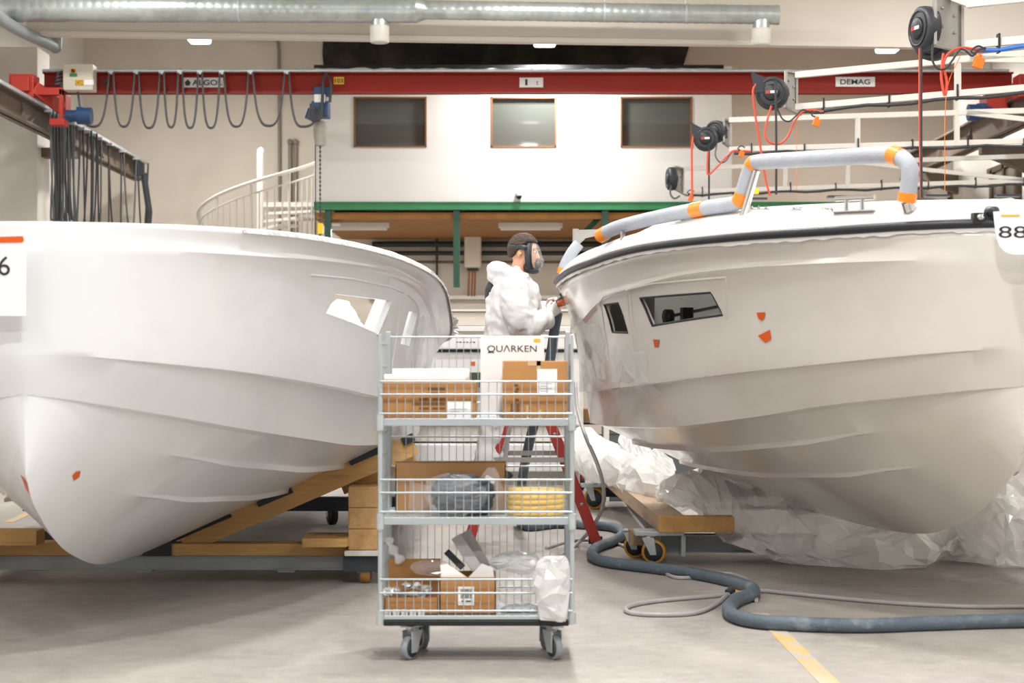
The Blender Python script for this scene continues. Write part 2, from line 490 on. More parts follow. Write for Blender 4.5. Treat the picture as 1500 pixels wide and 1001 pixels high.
# conduits on the upper back wall, beside the spiral stair
PIPE = mat('conduit', '8b8378', .5, .2)
mb = MB().tube(smoothpath([at(360, 57, YB - .05), at(400, 58, YB - .05), at(408, 66, YB - .05), at(409, 120, YB - .05), at(410, 345, YB - .05)]), .025, 6)
for x in (425, 433): mb.tube([at(x, 208, YB - .05), at(x, 345, YB - .05)], .03, 6).ell(at(x, 208, YB - .06), (.05, .05, .05))
struct('trim_17', mb, PIPE)
# windows high on the right side wall
mb = MB(); z0, z1 = 3.2, 4.15
for k in range(6):
    y = 24.2 + k * .62; mb.box((XR - .05, y, z0), (XR - .01, y + .52, z1))
struct('window_4', mb, mat('dim_window', '5d5a52', .2))
mb = MB()
for k in range(7): mb.box((XR - .08, 24.1 + k * .62 - .0, z0 - .05), (XR - .0, 24.1 + k * .62 + .1, z1 + .05))
mb.box((XR - .08, 24.1, z1), (XR, 27.9, z1 + .08))
struct('trim_18', mb, mat('brown_frame', '4c3a2c', .5))
struct('window_5', MB().box((XL + .01, 24.4, 2.2), (XL + .03, 26.8, 3.6)), mat('pale_pane', 'f2efe9', .3))
# ---------------------------------------------------------------- hall lamps
def lamp(x, y, z, label, vis):
    t = thing('hall_lamp', label, 'lamp', (x, y, z), 0, 'high bay lamps under the hall ceiling')
    h = MB().box((x - .17, y - .17, z + .09), (x + .17, y + .17, z + .15)).tube([(x, y, z + .15), (x, y, ZC)], .012, 6)
    h.build('housing', M['whitem'], t, .01)
    MB().box((x - .15, y - .15, z), (x + .15, y + .15, z + .09)).build('diffuser', M['lamp'], t, .03)
    l = bpy.data.lights.new('lamp_light', 'AREA'); l.shape = 'RECTANGLE'; l.size = .34; l.size_y = .34
    l.energy = LAMP_W * vis; l.color = LAMP_COL
    o = bpy.data.objects.new('lamp_light', l); COL.objects.link(o); o.parent = t; o.location = (0, 0, -.015)
for (px, py, w) in ((292, 62.5, 'left of the three bright ceiling lamps under the roof beam'), (798, 67, 'middle bright ceiling lamp, below the roof beam and over the office'), (1300, 76, 'right of the three bright ceiling lamps under the roof beam')):
    c = at(px, py, 24.6 if px != 798 else 23.4); lamp(c.x, c.y, c.z, w, 1.3)
for y, w_ in ((-1.5, 1.1), (1.8, 1.3), (5.4, 1.0), (9.0, .9), (12.2, .9), (15.4, .9), (18.6, .9)):
    for x in (-4.6, .4, 5.2): lamp(x, y, 6.3, 'ceiling lamp above the boats, out of the picture', w_ * ((1.75 if x == .4 else .55) if y < 13 else 1))
# ---------------------------------------------------------------- the two hulls: lofted from sheer, cove, knuckle, chine and keel lines
def pchip(pts, u):
    x = [p[0] for p in pts]; y = [p[1] for p in pts]; n = len(x)
    if u <= x[0]: return y[0]
    if u >= x[-1]: return y[-1]
    h = [x[i+1] - x[i] for i in range(n-1)]; d = [(y[i+1] - y[i]) / h[i] for i in range(n-1)]
    m = [d[0]] + [0 if d[i-1] * d[i] <= 0 else 2 * d[i-1] * d[i] / (d[i-1] + d[i]) for i in range(1, n-1)] + [d[-1]]
    i = max(k for k in range(n-1) if x[k] <= u)
    t = (u - x[i]) / h[i]
    return (y[i] * (2*t**3 - 3*t**2 + 1) + m[i] * h[i] * (t**3 - 2*t**2 + t) + y[i+1] * (-2*t**3 + 3*t**2) + m[i+1] * h[i] * (t**3 - t**2))
def plan(u, u0, B, Lf, q, k):
    s = min(max((u - u0) / Lf, 0), 1)
    return B * (1 - (1 - s) ** 2) ** (1 / q) - k * max(u - u0 - Lf, 0) ** 2
HULL_L = dict(org=(-2.03, 7.0), yaw=0.0, LT=8.6, k=.012,
    S=((0, 1.64, 3.4, 2), [(0, 1.885), (.7, 1.888), (1.1, 1.88), (1.6, 1.862), (2.1, 1.835), (2.7, 1.795), (3.3, 1.727), (4.2, 1.62), (6.2, 1.5)]),
    C=((0, 1.54, 3.4, 2), [(0, 1.756), (.6, 1.76), (1.1, 1.768), (1.6, 1.768), (2.1, 1.752), (2.8, 1.692), (3.3, 1.605), (4.2, 1.49), (6.2, 1.38)]),
    K=((.05, 1.46, 3.7, 1.8), [(.05, 1.337), (.25, 1.308), (.75, 1.258), (1.2, 1.212), (1.7, 1.165), (2.2, 1.12), (3.5, 1.083), (6.2, 1.07)]),
    N=((.1, 1.36, 4.2, 1.6), [(.1, 1.167), (.35, 1.11), (1., 1.0), (1.7, .915), (2.4, .852), (4.2, .80), (6.2, .79)]),
    KL=[(.11, 1.0), (.13, .83), (.36, .63), (.81, .436), (1.46, .307), (2.2, .265), (3, .25), (6.2, .24)],
    fA=[(.5, .73), (1.0, .79), (1.8, .815), (6.2, .80)], fB=[(.6, .42), (1.2, .515), (2.0, .55), (6.2, .54)])
HULL_R = dict(org=(2.36, 7.7), yaw=.102, LT=4.5, k=.045,
    S=((0, 1.64, 3.4, 2), [(0, 1.90), (.45, 1.892), (.9, 1.898), (1.7, 1.903), (2.3, 1.89), (2.7, 1.873), (3.3, 1.862), (3.9, 1.848), (5.4, 1.83)]),
    C=((0, 1.54, 3.4, 2), [(0, 1.75), (.5, 1.758), (1., 1.762), (1.5, 1.755), (2.1, 1.72), (2.9, 1.66), (3.6, 1.56), (4.2, 1.52), (5.4, 1.48)]),
    K=((.05, 1.46, 3.7, 1.8), [(.05, 1.364), (.3, 1.335), (.7, 1.295), (1.5, 1.234), (2.2, 1.186), (2.8, 1.155), (4.5, 1.10), (5.4, 1.095)]),
    N=((.1, 1.36, 4.2, 1.6), [(.1, 1.195), (.43, 1.148), (.9, 1.093), (1.5, 1.015), (2.5, .928), (3., .91), (4., .888), (5.4, .885)]),
    KL=[(.11, 1.05), (.13, .92), (.36, .72), (.81, .53), (1.46, .39), (2.2, .345), (3, .33), (5.4, .32)],
    fA=[(.5, .73), (1.0, .79), (1.8, .815), (5.4, .80)], fB=[(.6, .42), (1.2, .515), (2.0, .55), (5.4, .54)])
def hline(h, c, t):
    if c == 'KL':
        u0 = h['KL'][0][0]; u = u0 + (h['LT'] - u0) * t * t
        return u, 0.0, pchip(h['KL'], u)
    (u0, B, Lf, q), z = h[c]
    u = u0 + (h['LT'] - u0) * t * t
    return u, plan(u, u0, B, Lf, q, h['k']), pchip(z, u)
def hsection(h, t):
    "points of one side from keel to sheer: (u, half breadth, height)"
    kl, n, k, c, s = [hline(h, x, t) for x in ('KL', 'N', 'K', 'C', 'S')]
    fade = min(1, t * 3.2)
    lerp = lambda a, b, f: tuple(a[i] * (1 - f) + b[i] * f for i in range(3))
    nin = (n[0], max(0, n[1] - .06 * fade), n[2] - .010 * fade)
    db, dz = nin[1] - kl[1], nin[2] - kl[2]; ln = math.hypot(db, dz) or 1
    nb, nz = dz / ln, -db / ln
    out = [kl]
    def rail(f, e):
        for df, g in ((-.022, 0), (0, 1), (.012, .25)):
            p = lerp(kl, nin, min(max(f + df, .01), .97)); out.append((p[0], p[1] + nb * e * g, p[2] + nz * e * g))
    uu = (kl[0] + n[0]) / 2
    fB, fA = pchip(h['fB'], uu), pchip(h['fA'], uu)
    up = lambda a, b: min(1, max(0, (uu - a) / (b - a)))
    out.append(lerp(kl, nin, .08)); out.append(lerp(kl, nin, fB * .5))
    rail(fB, .03 * up(.75, 1.3)); out.append(lerp(kl, nin, (fA + fB) / 2 + .01)); rail(fA, .034 * up(.75, 1.3))
    out.append(nin); out.append(n)
    kin = (k[0], max(0, k[1] - .042 * fade), k[2] + .0)
    out += [lerp(n, kin, .07), lerp(n, kin, .5), kin, (k[0], k[1], k[2] + .006)]
    cin = (c[0], max(0, c[1] - .012 * fade), c[2])
    for f, b in ((.06, .0), (.3, .012), (.55, .018), (.8, .012)):
        p = lerp(k, cin, f); out.append((p[0], max(0, p[1] - b * fade), p[2] + .004))
    out += [cin, (c[0], c[1] + .012 * fade, c[2] + .022)]
    for f, b in ((.35, .018), (.6, .022), (.85, .008)):
        p = lerp(c, s, f); out.append((p[0], max(0, p[1] - b * fade), p[2]))
    out += [s]
    return out
def hull_grid(h, side, nt=84):
    return [[Vector((side * max(b, 0), u, z)) for (u, b, z) in hsection(h, i / nt)] for i in range(nt + 1)]
# ---------------------------------------------------------------- boats
def make_hull(h, parent, m, cuts=()):
    mb = MB(); g = hull_grid(h, 1); n = len(g[0])
    rows = [[Vector((-v.x, v.y, v.z)) for v in reversed(r)] + r[1:] for r in g]
    mb.grid(rows, True)
    me = bpy.data.meshes.new('hull')
    me.from_pydata([tuple(v) for v in mb.v], [], mb.f)
    import bmesh
    bm = bmesh.new(); bm.from_mesh(me); bmesh.ops.remove_doubles(bm, verts=bm.verts, dist=.0008)
    bmesh.ops.recalc_face_normals(bm, faces=bm.faces)
    for e in bm.edges:
        if len(e.link_faces) == 2 and e.calc_face_angle(0) > math.radians(30): e.smooth = False
    for f in bm.faces: f.smooth = True
    # outward normals
    tot = sum(f.normal.x * (1 if f.calc_center_median().x > 0 else -1) for f in bm.faces)
    if tot < 0: bmesh.ops.reverse_faces(bm, faces=bm.faces)
    bm.to_mesh(me); bm.free(); me.materials.append(m)
    o = bpy.data.objects.new('hull', me); COL.objects.link(o); o.parent = parent
    tree = BVHTree.FromPolygons([v.co.copy() for v in me.vertices], [tuple(p.vertices) for p in me.polygons])
    s = o.modifiers.new('thick', 'SOLIDIFY'); s.thickness = .022; s.offset = -1
    bake(o)
    for poly in cuts:                              # window openings cut through one side, poly of (u, z)
        sd = poly[0]; hit = [onhull(tree, sd, u, z) for u, z in poly[1]]; c = MB().prism([Vector((p.x + sd * .12, p.y, p.z)) for p in hit], (-sd * .3, 0, 0)).build('cutter', m, None, local=True)
        c.location = c.location + Vector(parent.location) if False else c.location
        # the cutter is built in hull space; bring it to where the hull stands
        c.matrix_world = wmat(parent) @ Matrix.Translation(c.location)
        bpy.context.view_layer.update()
        b = o.modifiers.new('cut', 'BOOLEAN'); b.operation = 'DIFFERENCE'; b.object = c; b.solver = 'EXACT'
        bake(o); bpy.data.objects.remove(c)
    return o, tree
def onhull(tree, sd, u, z, off=.0):
    r = tree.ray_cast(Vector((sd * 3.0, u, z)), Vector((-sd, 0, 0)))
    if r[0] is None: return Vector((0, u, z))
    nrm = r[1] if r[1].x * sd > 0 else -r[1]
    return r[0] + nrm * off
def patch(tree, sd, poly, m, name, parent, off=.002):
    mb = MB(); p = [onhull(tree, sd, u, z, off) for u, z in poly]
    mb.add(p, [tuple(range(len(p)))]); o = mb.build(name, m, parent, local=True)
    s = o.modifiers.new('t', 'SOLIDIFY'); s.thickness = .002; s.offset = 0
    return o
def along(tree, sd, pts, n=10, off=0.):
    out = []
    for a, b in zip(pts, pts[1:]):
        for k in range(n): t = k / n; out.append(onhull(tree, sd, a[0] * (1-t) + b[0] * t, a[1] * (1-t) + b[1] * t, off))
    out.append(onhull(tree, sd, *pts[-1], off)); return out
def hull_place(h): return (h['org'][0], h['org'][1], 0)

UZ = {'L_win1': [(1.341, 1.642), (2.118, 1.638), (2.007, 1.461), (1.299, 1.547)], 'L_win2': [(2.589, 1.598), (2.798, 1.597), (2.747, 1.408), (2.543, 1.413)], 'L_rec': [(1.046, 1.72), (1.464, 1.722), (2.056, 1.708), (2.347, 1.691), (2.414, 1.453), (2.395, 1.257)], 'L_rec2': [(2.418, 1.687), (2.705, 1.656), (2.862, 1.615), (2.989, 1.435), (2.902, 1.255)], 'L_tape': [(0.365, 0.818), (0.368, 0.835), (0.389, 0.837), (0.406, 0.809), (0.391, 0.795)], 'R_win1': [(2.195, 1.677), (1.363, 1.674), (1.318, 1.555), (2.137, 1.516)], 'R_win2': [(2.889, 1.663), (2.577, 1.663), (2.555, 1.485), (2.884, 1.495)], 'R_rec': [(2.455, 1.347), (2.408, 1.578), (2.301, 1.728), (1.918, 1.746), (1.184, 1.744), (1.299, 1.533)], 'R_rec2': [(3.085, 1.312), (3.041, 1.536), (2.955, 1.668), (2.799, 1.708), (2.346, 1.73), (2.468, 1.579), (2.512, 1.355)], 'R_t1': [(2.154, 1.441), (2.066, 1.437), (2.085, 1.418), (2.105, 1.395), (2.149, 1.396)], 'R_t2': [(1.04, 1.561), (0.979, 1.561), (0.995, 1.535), (1.017, 1.519), (1.037, 1.528)], 'R_t3': [(1.073, 1.444), (0.979, 1.473), (0.984, 1.425), (1.032, 1.409)], 'R_disc': (-1.243, 2.229, 1.573), 'R_boxc': (-1.171, 2.056, 1.584), 'R_bar': (-1.039, 1.811, 1.618)}
# --- left boat
bl = thing('boat_hull', 'white open boat hull without a deck on timber cradle, left of the trolley', 'boat', hull_place(HULL_L), HULL_L['yaw'])
hl, tl = make_hull(HULL_L, bl, M['gel'], [(1, UZ['L_win1']), (1, UZ['L_win2'])])
bpy.context.view_layer.update()
for w in ('L_win1', 'L_win2'):
    p = UZ[w]; mb = MB()
    # thick cut edge on the after side, showing the white core
    a, b = p[1], p[2]
    A = [onhull(tl, 1, *a), onhull(tl, 1, *b)]
    mb.bar(A[0] + Vector((-.035, .012, 0)), A[1] + Vector((-.035, .012, 0)), .02, .09, up=(1, 0, 0))
    mb.build('window_edge', M['gel'], bl, local=True)
mb = MB().tube(along(tl, 1, UZ['L_rec'] , 10, -.002), .007, 6)
mb.build('window_moulding', M['gel'], hl, local=True)
mb = MB().tube(along(tl, 1, UZ['L_rec2'], 10, -.002), .007, 6)
mb.build('window_moulding', M['gel'], hl, local=True)
patch(tl, 1, UZ['L_tape'], M['tape'], 'tape_patch', bl, .003)
patch(tl, -1, [(.16, .80), (.2, .83), (.22, .77), (.18, .75)], M['tape'], 'tape_patch', bl, .003)
# ragged trimmed edge along the sheer
random.seed(11); mb = MB(); rg = []
for i in range(20, 84):
    if True:
        for k in range(4):
            t = (i + (k + .6 * random.random()) / 4) / 84; u, b_, z = hline(HULL_L, 'S', t)
            r = .006 + .02 * random.random() * (1 if i > 35 else .45)
            c = Vector((b_, u, z)); w = .01 + .02 * random.random()
            sz = (.10 if i < 45 else .35 if i < 58 else 1.0) * random.random() ** 1.8 * (.04 if i < 60 else .085)
            rg.append([c + Vector((-.012, 0, -.012)), c + Vector((-.006, 0, .002)), c + Vector((sz * .7, random.uniform(-.01, .01), .004 + sz * .5 * random.uniform(-.6, 1.2))), c + Vector((.004, 0, -.012))])
mb.grid(rg, False).build('ragged_edge', M['deck'], hl, local=True)
def filmpatch(tree, sd, u0, u1, z0, z1, nu, nz, amp, seed, par):
    rnd = random.Random(seed); rows = []
    for i in range(nz + 1):
        row = []
        for j in range(nu + 1):
            u = u0 + (u1 - u0) * j / nu; z = z0 + (z1 - z0) * i / nz
            edge = .4 if i in (0, nz) or j in (0, nu) else 1
            if edge < 1: u += rnd.uniform(-.03, .03); z += rnd.uniform(-.03, .03)
            row.append(onhull(tree, sd, u, z, .006 + amp * edge * rnd.random()))
        rows.append(row)
    facets(rows, .0, seed).build('masking_film', film('masking_film', 'f2f2f2', .62, .2, .1), par, local=True)
filmpatch(tl, 1, 2.9, 3.35, 1.2, 1.62, 5, 8, .02, 2, bl)
# crumpled film left inside the hull, seen through the window
# --- right boat
br = thing('boat', 'white cabin boat with a deck and grey padded bow rail, standing on the right', 'boat', hull_place(HULL_R), HULL_R['yaw'])
hr, tr_ = make_hull(HULL_R, br, M['gelw'], [(-1, UZ['R_win1']), (-1, UZ['R_win2'])])
bpy.context.view_layer.update()
for w in ('R_win1', 'R_win2'):
    p = UZ[w]; pts = along(tr_, -1, p + [p[0]], 6, -.004)
    MB().tube(pts, .0075, 6).build('window_seal', M['black'], br, local=True)
    a, b = p[0], p[3]
    A = [onhull(tr_, -1, *a), onhull(tr_, -1, *b)]
for k in ('R_rec', 'R_rec2'):
    MB().tube(along(tr_, -1, UZ[k], 12, -.002), .008, 6).build('window_moulding', M['gelw'], hr, local=True)
for k in ('R_t1', 'R_t2', 'R_t3'): patch(tr_, -1, UZ[k], M['tape'], 'tape_patch', br, .004)
filmpatch(tr_, -1, 3.15, 4.15, 1.16, 1.58, 9, 6, .022, 4, br)
filmpatch(tr_, -1, 2.3, 3.0, 1.14, 1.4, 7, 4, .010, 9, br)
patch(tr_, -1, [(3.62, 1.40), (3.70, 1.45), (3.8, 1.465), (3.88, 1.43), (3.86, 1.37), (3.74, 1.33), (3.66, 1.36)], mat('grey_filler', '8f9086', .6), 'filler_patch', br, .004)
# dim cabin inside, with the black fitting seen through the long window
mb = MB(); mb.box((-1.36, 3.55, 1.15), (1.36, 3.6, 1.84)); mb.box((-1.2, 2.9, 1.15), (-.9, 3.55, 1.5))
mb.build('cabin_liner', mat('cabin_liner', '9b9c95', .6), br, local=True)
fit = MB()
c = UZ['R_disc']; 
fit.lathe([(.0, -.02), (.042, -.02), (.042, .02), (0, .02)], (c[0], c[1], c[2]), (1, .3, 0), 20)
b2, b3 = UZ['R_boxc'], UZ['R_bar']
fit.box((b2[0] - .03, b2[1] - .04, b2[2] - .035), (b2[0] + .03, b2[1] + .04, b2[2] + .035)).bar(c, b3, .016, .016)
fit.build('cabin_fitting', M['black'], br, local=True)
# transom
for h, par, tre, m in ((HULL_L, bl, tl, M['gel']), (HULL_R, br, tr_, M['gelw'])):
    s = hsection(h, 1.0); LT = h['LT']
    mb = MB().prism([Vector((b_, LT - .01, z)) for (u, b_, z) in s] + [Vector((-b_, LT - .01, z)) for (u, b_, z) in reversed(s)], (0, -.03, 0))
    mb.build('transom', m, par, local=True)
# raised flange strip with rivet holes, rub rail, deck
nt = 84
def sline(t, dx=0, dz=0): 
    u, b_, z = hline(HULL_R, 'S', t); return Vector((-(b_ + dx), u, z + dz))
for sgn in (1, -1):
    mir = lambda v: Vector((v.x * sgn, v.y, v.z))
    pts = [mir(sline(i / nt, .02, .035)) for i in range(1, nt)]
    MB().tube(pts, [(.021, .017)] * len(pts), 8).build('rub_rail', M['rubber'], br, local=True)
    mb = MB(); rows = []
    random.seed(5)
    for i in range(0, nt + 1):
        t = i / nt; r = random.random() * .012
        rows.append([mir(sline(t, .002, .0)), mir(sline(t, .016, .004 - r)), mir(sline(t, .016, .016)), mir(sline(t, -.01, .03))])
    mb.grid(rows, False).build('trim_flange', M['deck'], br, local=True)
# deck: lofted across from rail to rail
rows = []
for i in range(0, nt + 1):
    t = i / nt; u, b_, z = hline(HULL_R, 'S', t); row = []
    k = min(1, b_ / .7)
    prof = [(0, .03), (-.005, .075), (-.05 * k, .12), (-.10 * k, .135), (-.17 * k, .142), (-.22 * k, .185), (-.30 * k, .225), (-.5 * k, .255), (-.8 * k, .275), (-1.2 * k, .285)]
    kz = float(np.interp(u, [0, .9, 2.2, 2.9, 3.6, 5.4], [.5, .74, .98, .92, .62, .45]))
    half = [(-(max(b_ + dx, 0)), u, z + .02 + dz * min(1, .35 + b_) * (kz if dz > .13 else 1)) for dx, dz in prof]
    row = [Vector(p) for p in half] + [Vector((-p[0], p[1], p[2])) for p in reversed(half)]
    rows.append(row)
db = MB(); fore = [r for r in rows if r[0].y < 3.3]; aft = rows[len(fore) - 1:]
db.grid(fore, True).grid([r[:8] for r in aft], True).grid([r[-8:] for r in aft], True)
for e in (7, -8): db.grid([[r[e], r[e] - Vector((0, 0, .5))] for r in aft], True)
db.build('deck', M['deck'], br, local=True)
DK = BVHTree.FromPolygons([v.co.copy() for v in bpy.data.objects['deck'].data.vertices], [tuple(p.vertices) for p in bpy.data.objects['deck'].data.polygons])
INV = None
bpy.context.view_layer.update()
BW = wmat(br); BWi = BW.inverted()
def ondeck(px, py):
    "where a sight line meets the deck, in boat space"
    o = BWi @ Vector((0, 0, H)); d = (BWi @ at(px, py, 5.0) - o).normalized()
    r = DK.ray_cast(o, d)
    return r[0]
def railpt(px, py, Y): return BWi @ at(px, py, Y)
def dk(px, py, lift=0.0):
    p = ondeck(px, py)
    if p is None: p = BWi @ at(px, py, 9.5)
    return p + Vector((0, 0, lift))
# padded bow rail
Y1, Y2 = (BW @ dk(1328, 312)).y, (BW @ dk(1088, 312)).y
Y3 = (BW @ dk(885, 362)).y
def R3(px, py):
    if px > 1088: k = (px - 1088) / 240; Y = Y2 * (1 - k) + Y1 * k
    else: k = (px - 880) / 208; Y = Y3 * (1 - k) + Y2 * k
    return railpt(px, py, Y)


top = smoothpath([R3(*p) for p in ((1328, 296), (1331, 275), (1333, 250), (1326, 236), (1311, 228), (1290, 227), (1220, 231), (1150, 235), (1116, 237), (1104, 240), (1098, 250), (1091, 272), (1085, 292), (1074, 299), (1040, 304), (990, 313), (935, 325), (900, 335), (879, 346))], 6)
rr = MB().tube(top, .040, 14).build('padded_rail', M['foam'], br, local=True)
def band(i0, i1, r=.043):
    MB().tube(top[i0:i1 + 1], r, 14).build('orange_tape_band', M['otape'], rr, local=True)
band(0, 4); band(21, 26); band(52, 57); band(69, 74); band(85, 87); band(len(top) - 4, len(top) - 1, .042)
for a, b, r in ((R3(1108, 250), dk(1089, 314, -.01), .02), (R3(1328, 296), dk(1332, 303, -.02), .03), (R3(1000, 312), dk(1000, 322, -.02), .014), (R3(912, 333), dk(912, 350, -.02), .014)):
    MB().tube([a, b], r, 10).build('rail_post', M['chrome'], br, local=True)
# other side of the rail, beyond the deck
far = smoothpath([railpt(x, y, 12.0) for x, y in ((848, 357), (838, 370), (828, 388), (824, 402))], 5)
fr = MB().tube(far, .04, 12).build('padded_rail', M['foam'], br, local=True)
MB().tube(far[-4:], .043, 12).build('orange_tape_band', M['otape'], fr, local=True)
# cleat, hinges, slots, horn
def dkn(px, py): return dk(px, py)
mb = MB()
a, b = dk(1240, 310), dk(1263, 309)
mb.tube([a, a + Vector((0, 0, .055))], .011, 8).tube([b, b + Vector((0, 0, .055))], .011, 8)
d = (b - a).normalized()
mb.tube([a - d * .06 + Vector((0, 0, .062)), b + d * .065 + Vector((0, 0, .062))], .013, 8)
mb.bar(a - d * .07, b + d * .07, .05, .006)
mb.build('mooring_cleat', M['chrome'], br, local=True)
for x, y, w in ((1112, 307, 34), (1168, 308, 16), (1212, 308, 18)):
    mb = MB(); a, b = dk(x - w / 2, y), dk(x + w / 2, y)
    mb.bar(a, b, .02, .008)
    for k in range(3): mb.ell(a.lerp(b, .2 + .3 * k) + Vector((0, 0, .006)), (.009, .012, .012), 8, 6)
    mb.build('deck_fitting', M['chrome'], br, local=True)
for x, y in ((1105, 288.5), (1230, 285.5), (1373, 284), (1476, 284)):
    a, b = dk(x - 18, y + 3), dk(x + 18, y + 3)
    MB().bar(a, b, .05, .012).build('deck_slot', M['dgrey'], br, local=True)
p = dk(1440, 322); mb = MB().box(p + Vector((-.05, -.02, -.02)), p + Vector((.05, .04, .03)))
hb = mb.build('horn', M['black'], br, local=True)
MB().lathe([(0, -.03), (.028, -.03), (.022, .02), (0, .03)], p + Vector((.035, -.03, .035)), (.3, -1, 0), 16).build('horn_bell', M['rubber'], hb, local=True)
MB().ell(p + Vector((-.02, -.025, .01)), (.02, .015, .015), 10, 6).build('horn_bracket', M['chrome'], hb, local=True)
# low raised hatch on the foredeck, right
# stern bracket plates seen beside the worker
mb = MB(); mb.box(railpt(840, 365, 12.0) , railpt(846, 336, 12.05)); mb.prism([railpt(842, 365, 12.0), railpt(842, 337, 12.0), railpt(876, 336, 12.0), railpt(876, 345, 12.0), railpt(858, 349, 12.0)], (0, .02, 0))
mb.build('stern_bracket', M['alu'], br, local=True)
# yellow rag and clips on the deck edge
mb = MB().bar(dk(1107, 287, .01), dk(1107, 284, .03), .03, .02)
mb.build('deck_clip', M['yellow'], br, local=True)
# number cards
t = thing('number_card', 'white card with the figures 88 hung on the bow of the decked boat', 'sign', at(1520, 373, 7.55))
A = [(1455, 310), (1575, 306), (1575, 373), (1484, 373), (1472, 369), (1464, 361), (1459, 345)]
MB().prism([at(x, y, 7.55) for x, y in A], (0, .004, 0)).build('card', M['sign'], t)
text('88', at(1483.5, 340, 7.548), 41 * 7.55 / F, 17 * 7.55 / F, M['ink'], t, 'figures')
MB().box(at(1466, 317, 7.552), at(1494, 314.5, 7.546)).build('yellow_tape', M['ylab'], t)
t = thing('number_card', 'white card with the figure 6 taped to the bow of the undecked hull', 'sign', at(-10, 463, 6.93))
MB().prism([at(x, y, 6.93) for x, y in ((-70, 350), (38, 348), (38, 463), (-70, 463))], (0, .004, 0)).build('card', M['sign'], t)
text('6', at(6, 389.5, 6.928), 17 * 6.93 / F, 28 * 6.93 / F, M['ink'], t, 'figures')
MB().prism([at(x, y, 6.927) for x, y in ((-60, 349), (33, 346), (35, 351), (33, 355), (-60, 357))], (0, .003, 0)).build('orange_tape', M['tape'], t)
# ---------------------------------------------------------------- duct
YD = 20.45
t = thing('ventilation_duct', 'long round spiral-seam galvanised air duct along the roof beam', 'duct', at(600, 30, YD))
def duct(x0, x1, y0, y1, r, lo=.0):
    a, b = at(x0, y0, YD), at(x1, y1, YD); n = int((b - a).length / .035); pts = []; rs = []
    for i in range(n + 1): pts.append(a.lerp(b, i / n)); rs.append(r + (.006 if i % 3 == 0 else 0))
    return MB().tube(pts, rs, 20)
D = mat('spiral_duct', 'b9c0bf', .33, .65, var=.12, vscale=3, dirt='a0a6a5', dscale=4, dlo=.5, dhi=.7)
duct(-60, 612, 12, 13.5, .162).build('duct_run', D, t)
duct(622, 1136, 14.5, 22, .112).build('duct_run', D, t)
MB().tube([at(610, 13.5, YD), at(624, 14.5, YD)], [.168, .114], 20).build('reducer', D, t)
MB().tube([at(1134, 22, YD), at(1141, 22, YD)], .118, 20).build('end_cap', D, t)
for x, y in ((350, 13), (884, 18), (1003, 20)):
    r = .172 if x < 612 else .122
    MB().tube([at(x, y, YD), at(x + 3, y, YD)], r, 20).tube([at(x + 1.5, y, YD) , Vector((at(x, y, YD).x, YD, ZC))], .008, 6).build('hanger_ring', M['steel'], t)
for x, y, rr in ((556, 26, .162), (1115, 30, .112)):
    c = at(x, y, YD); MB().lathe([(.10, 0), (.10, .12)], c, (0, 0, -1), 20).build('outlet_neck', D, t)
    MB().lathe([(0, .10), (.112, .10), (.115, .11), (.115, .29), (.105, .30), (0, .30)], c, (0, 0, -1), 24).build('air_outlet', M['white'], t)
t = tag(MB().tube(smoothpath([at(-20, 5, 19.6), at(12, 35, 20.2), at(75, 66, 21.4), at(81, 69, 21.5), at(82, 60, 21.5), at(82, 52, 21.5)], 5), .075, 14).build('branch_pipe', M['pgrey']), 'grey pipe slanting down below the duct at top left', 'pipe')
t = tag(MB().tube([at(1490, 70, 20.4), at(1560, 60, 19.5)], .1, 16).build('branch_pipe', M['pgrey']), 'short grey pipe end by the right wall, below the blue hose', 'pipe')
# ---------------------------------------------------------------- overhead crane
YC = 21.7
t = thing('overhead_crane', 'dark red single-girder overhead crane spanning the hall before the office', 'crane', at(770, 138, YC))
A, B = at(65, 137.5, YC), at(1482, 137.5, YC); z1 = at(0, 107, YC).z
A.x = max(A.x, -5.95)
mb = MB().box((A.x, YC - .012, A.z), (B.x, YC + .012, z1)).box((A.x, YC - .085, A.z), (B.x, YC + .085, A.z + .022)).box((A.x, YC - .085, z1 - .022), (B.x, YC + .085, z1))
mb.build('girder', M['red'], t)
MB().tube([at(62, 103.5, YC - .14), at(1478, 103.5, YC - .14)], .02, 8).build('cable_track', M['steel'], t)
for x in (145, 263, 432, 606, 776, 947, 1118, 1300, 1440):
    MB().bar(at(x, 110, YC), at(x + 2, 102, YC - .15), .03, .02).build('track_bracket', M['redl'], t)
def plate(x0, y0, x1, y1, m, txt=None, tw=.8, th=.6, tm=None, nm='nameplate'):
    p = MB().box(at(x0, y1, YC - .032), at(x1, y0, YC - .022)).build(nm, m, t)
    if txt: text(txt, at((x0 + x1) / 2, (y0 + y1) / 2, YC - .036), (x1 - x0) * tw * YC / F, (y1 - y0) * th * YC / F, tm or M['ink'], p, bold=.02)
    return p
p = plate(269, 114, 328, 128, M['plate'])
text('ALGOL', at(303.5, 121, YC - .036), 44 * YC / F, 8 * YC / F, M['ink'], p, bold=.02)
MB().prism([at(x, y, YC - .036) for x, y in ((270.5, 121), (275, 116), (279.5, 121), (277.5, 125.5), (272.5, 125.5))], (0, .003, 0)).build('emblem', M['ink'], p)
plate(489, 113, 504, 123.5, M['ylab'], '103', .8, .6)
p = plate(761, 114, 795.5, 128, M['plate'])
text('1', at(771, 120.5, YC - .036), 3.5 * YC / F, 9 * YC / F, M['ink'], p); text('t', at(787, 121.5, YC - .036), 3 * YC / F, 6 * YC / F, M['ink'], p)
plate(1224, 113, 1281.5, 127, M['plate'], 'DEMAG', .76, .55)
plate(152, 118, 162, 124, M['black'])
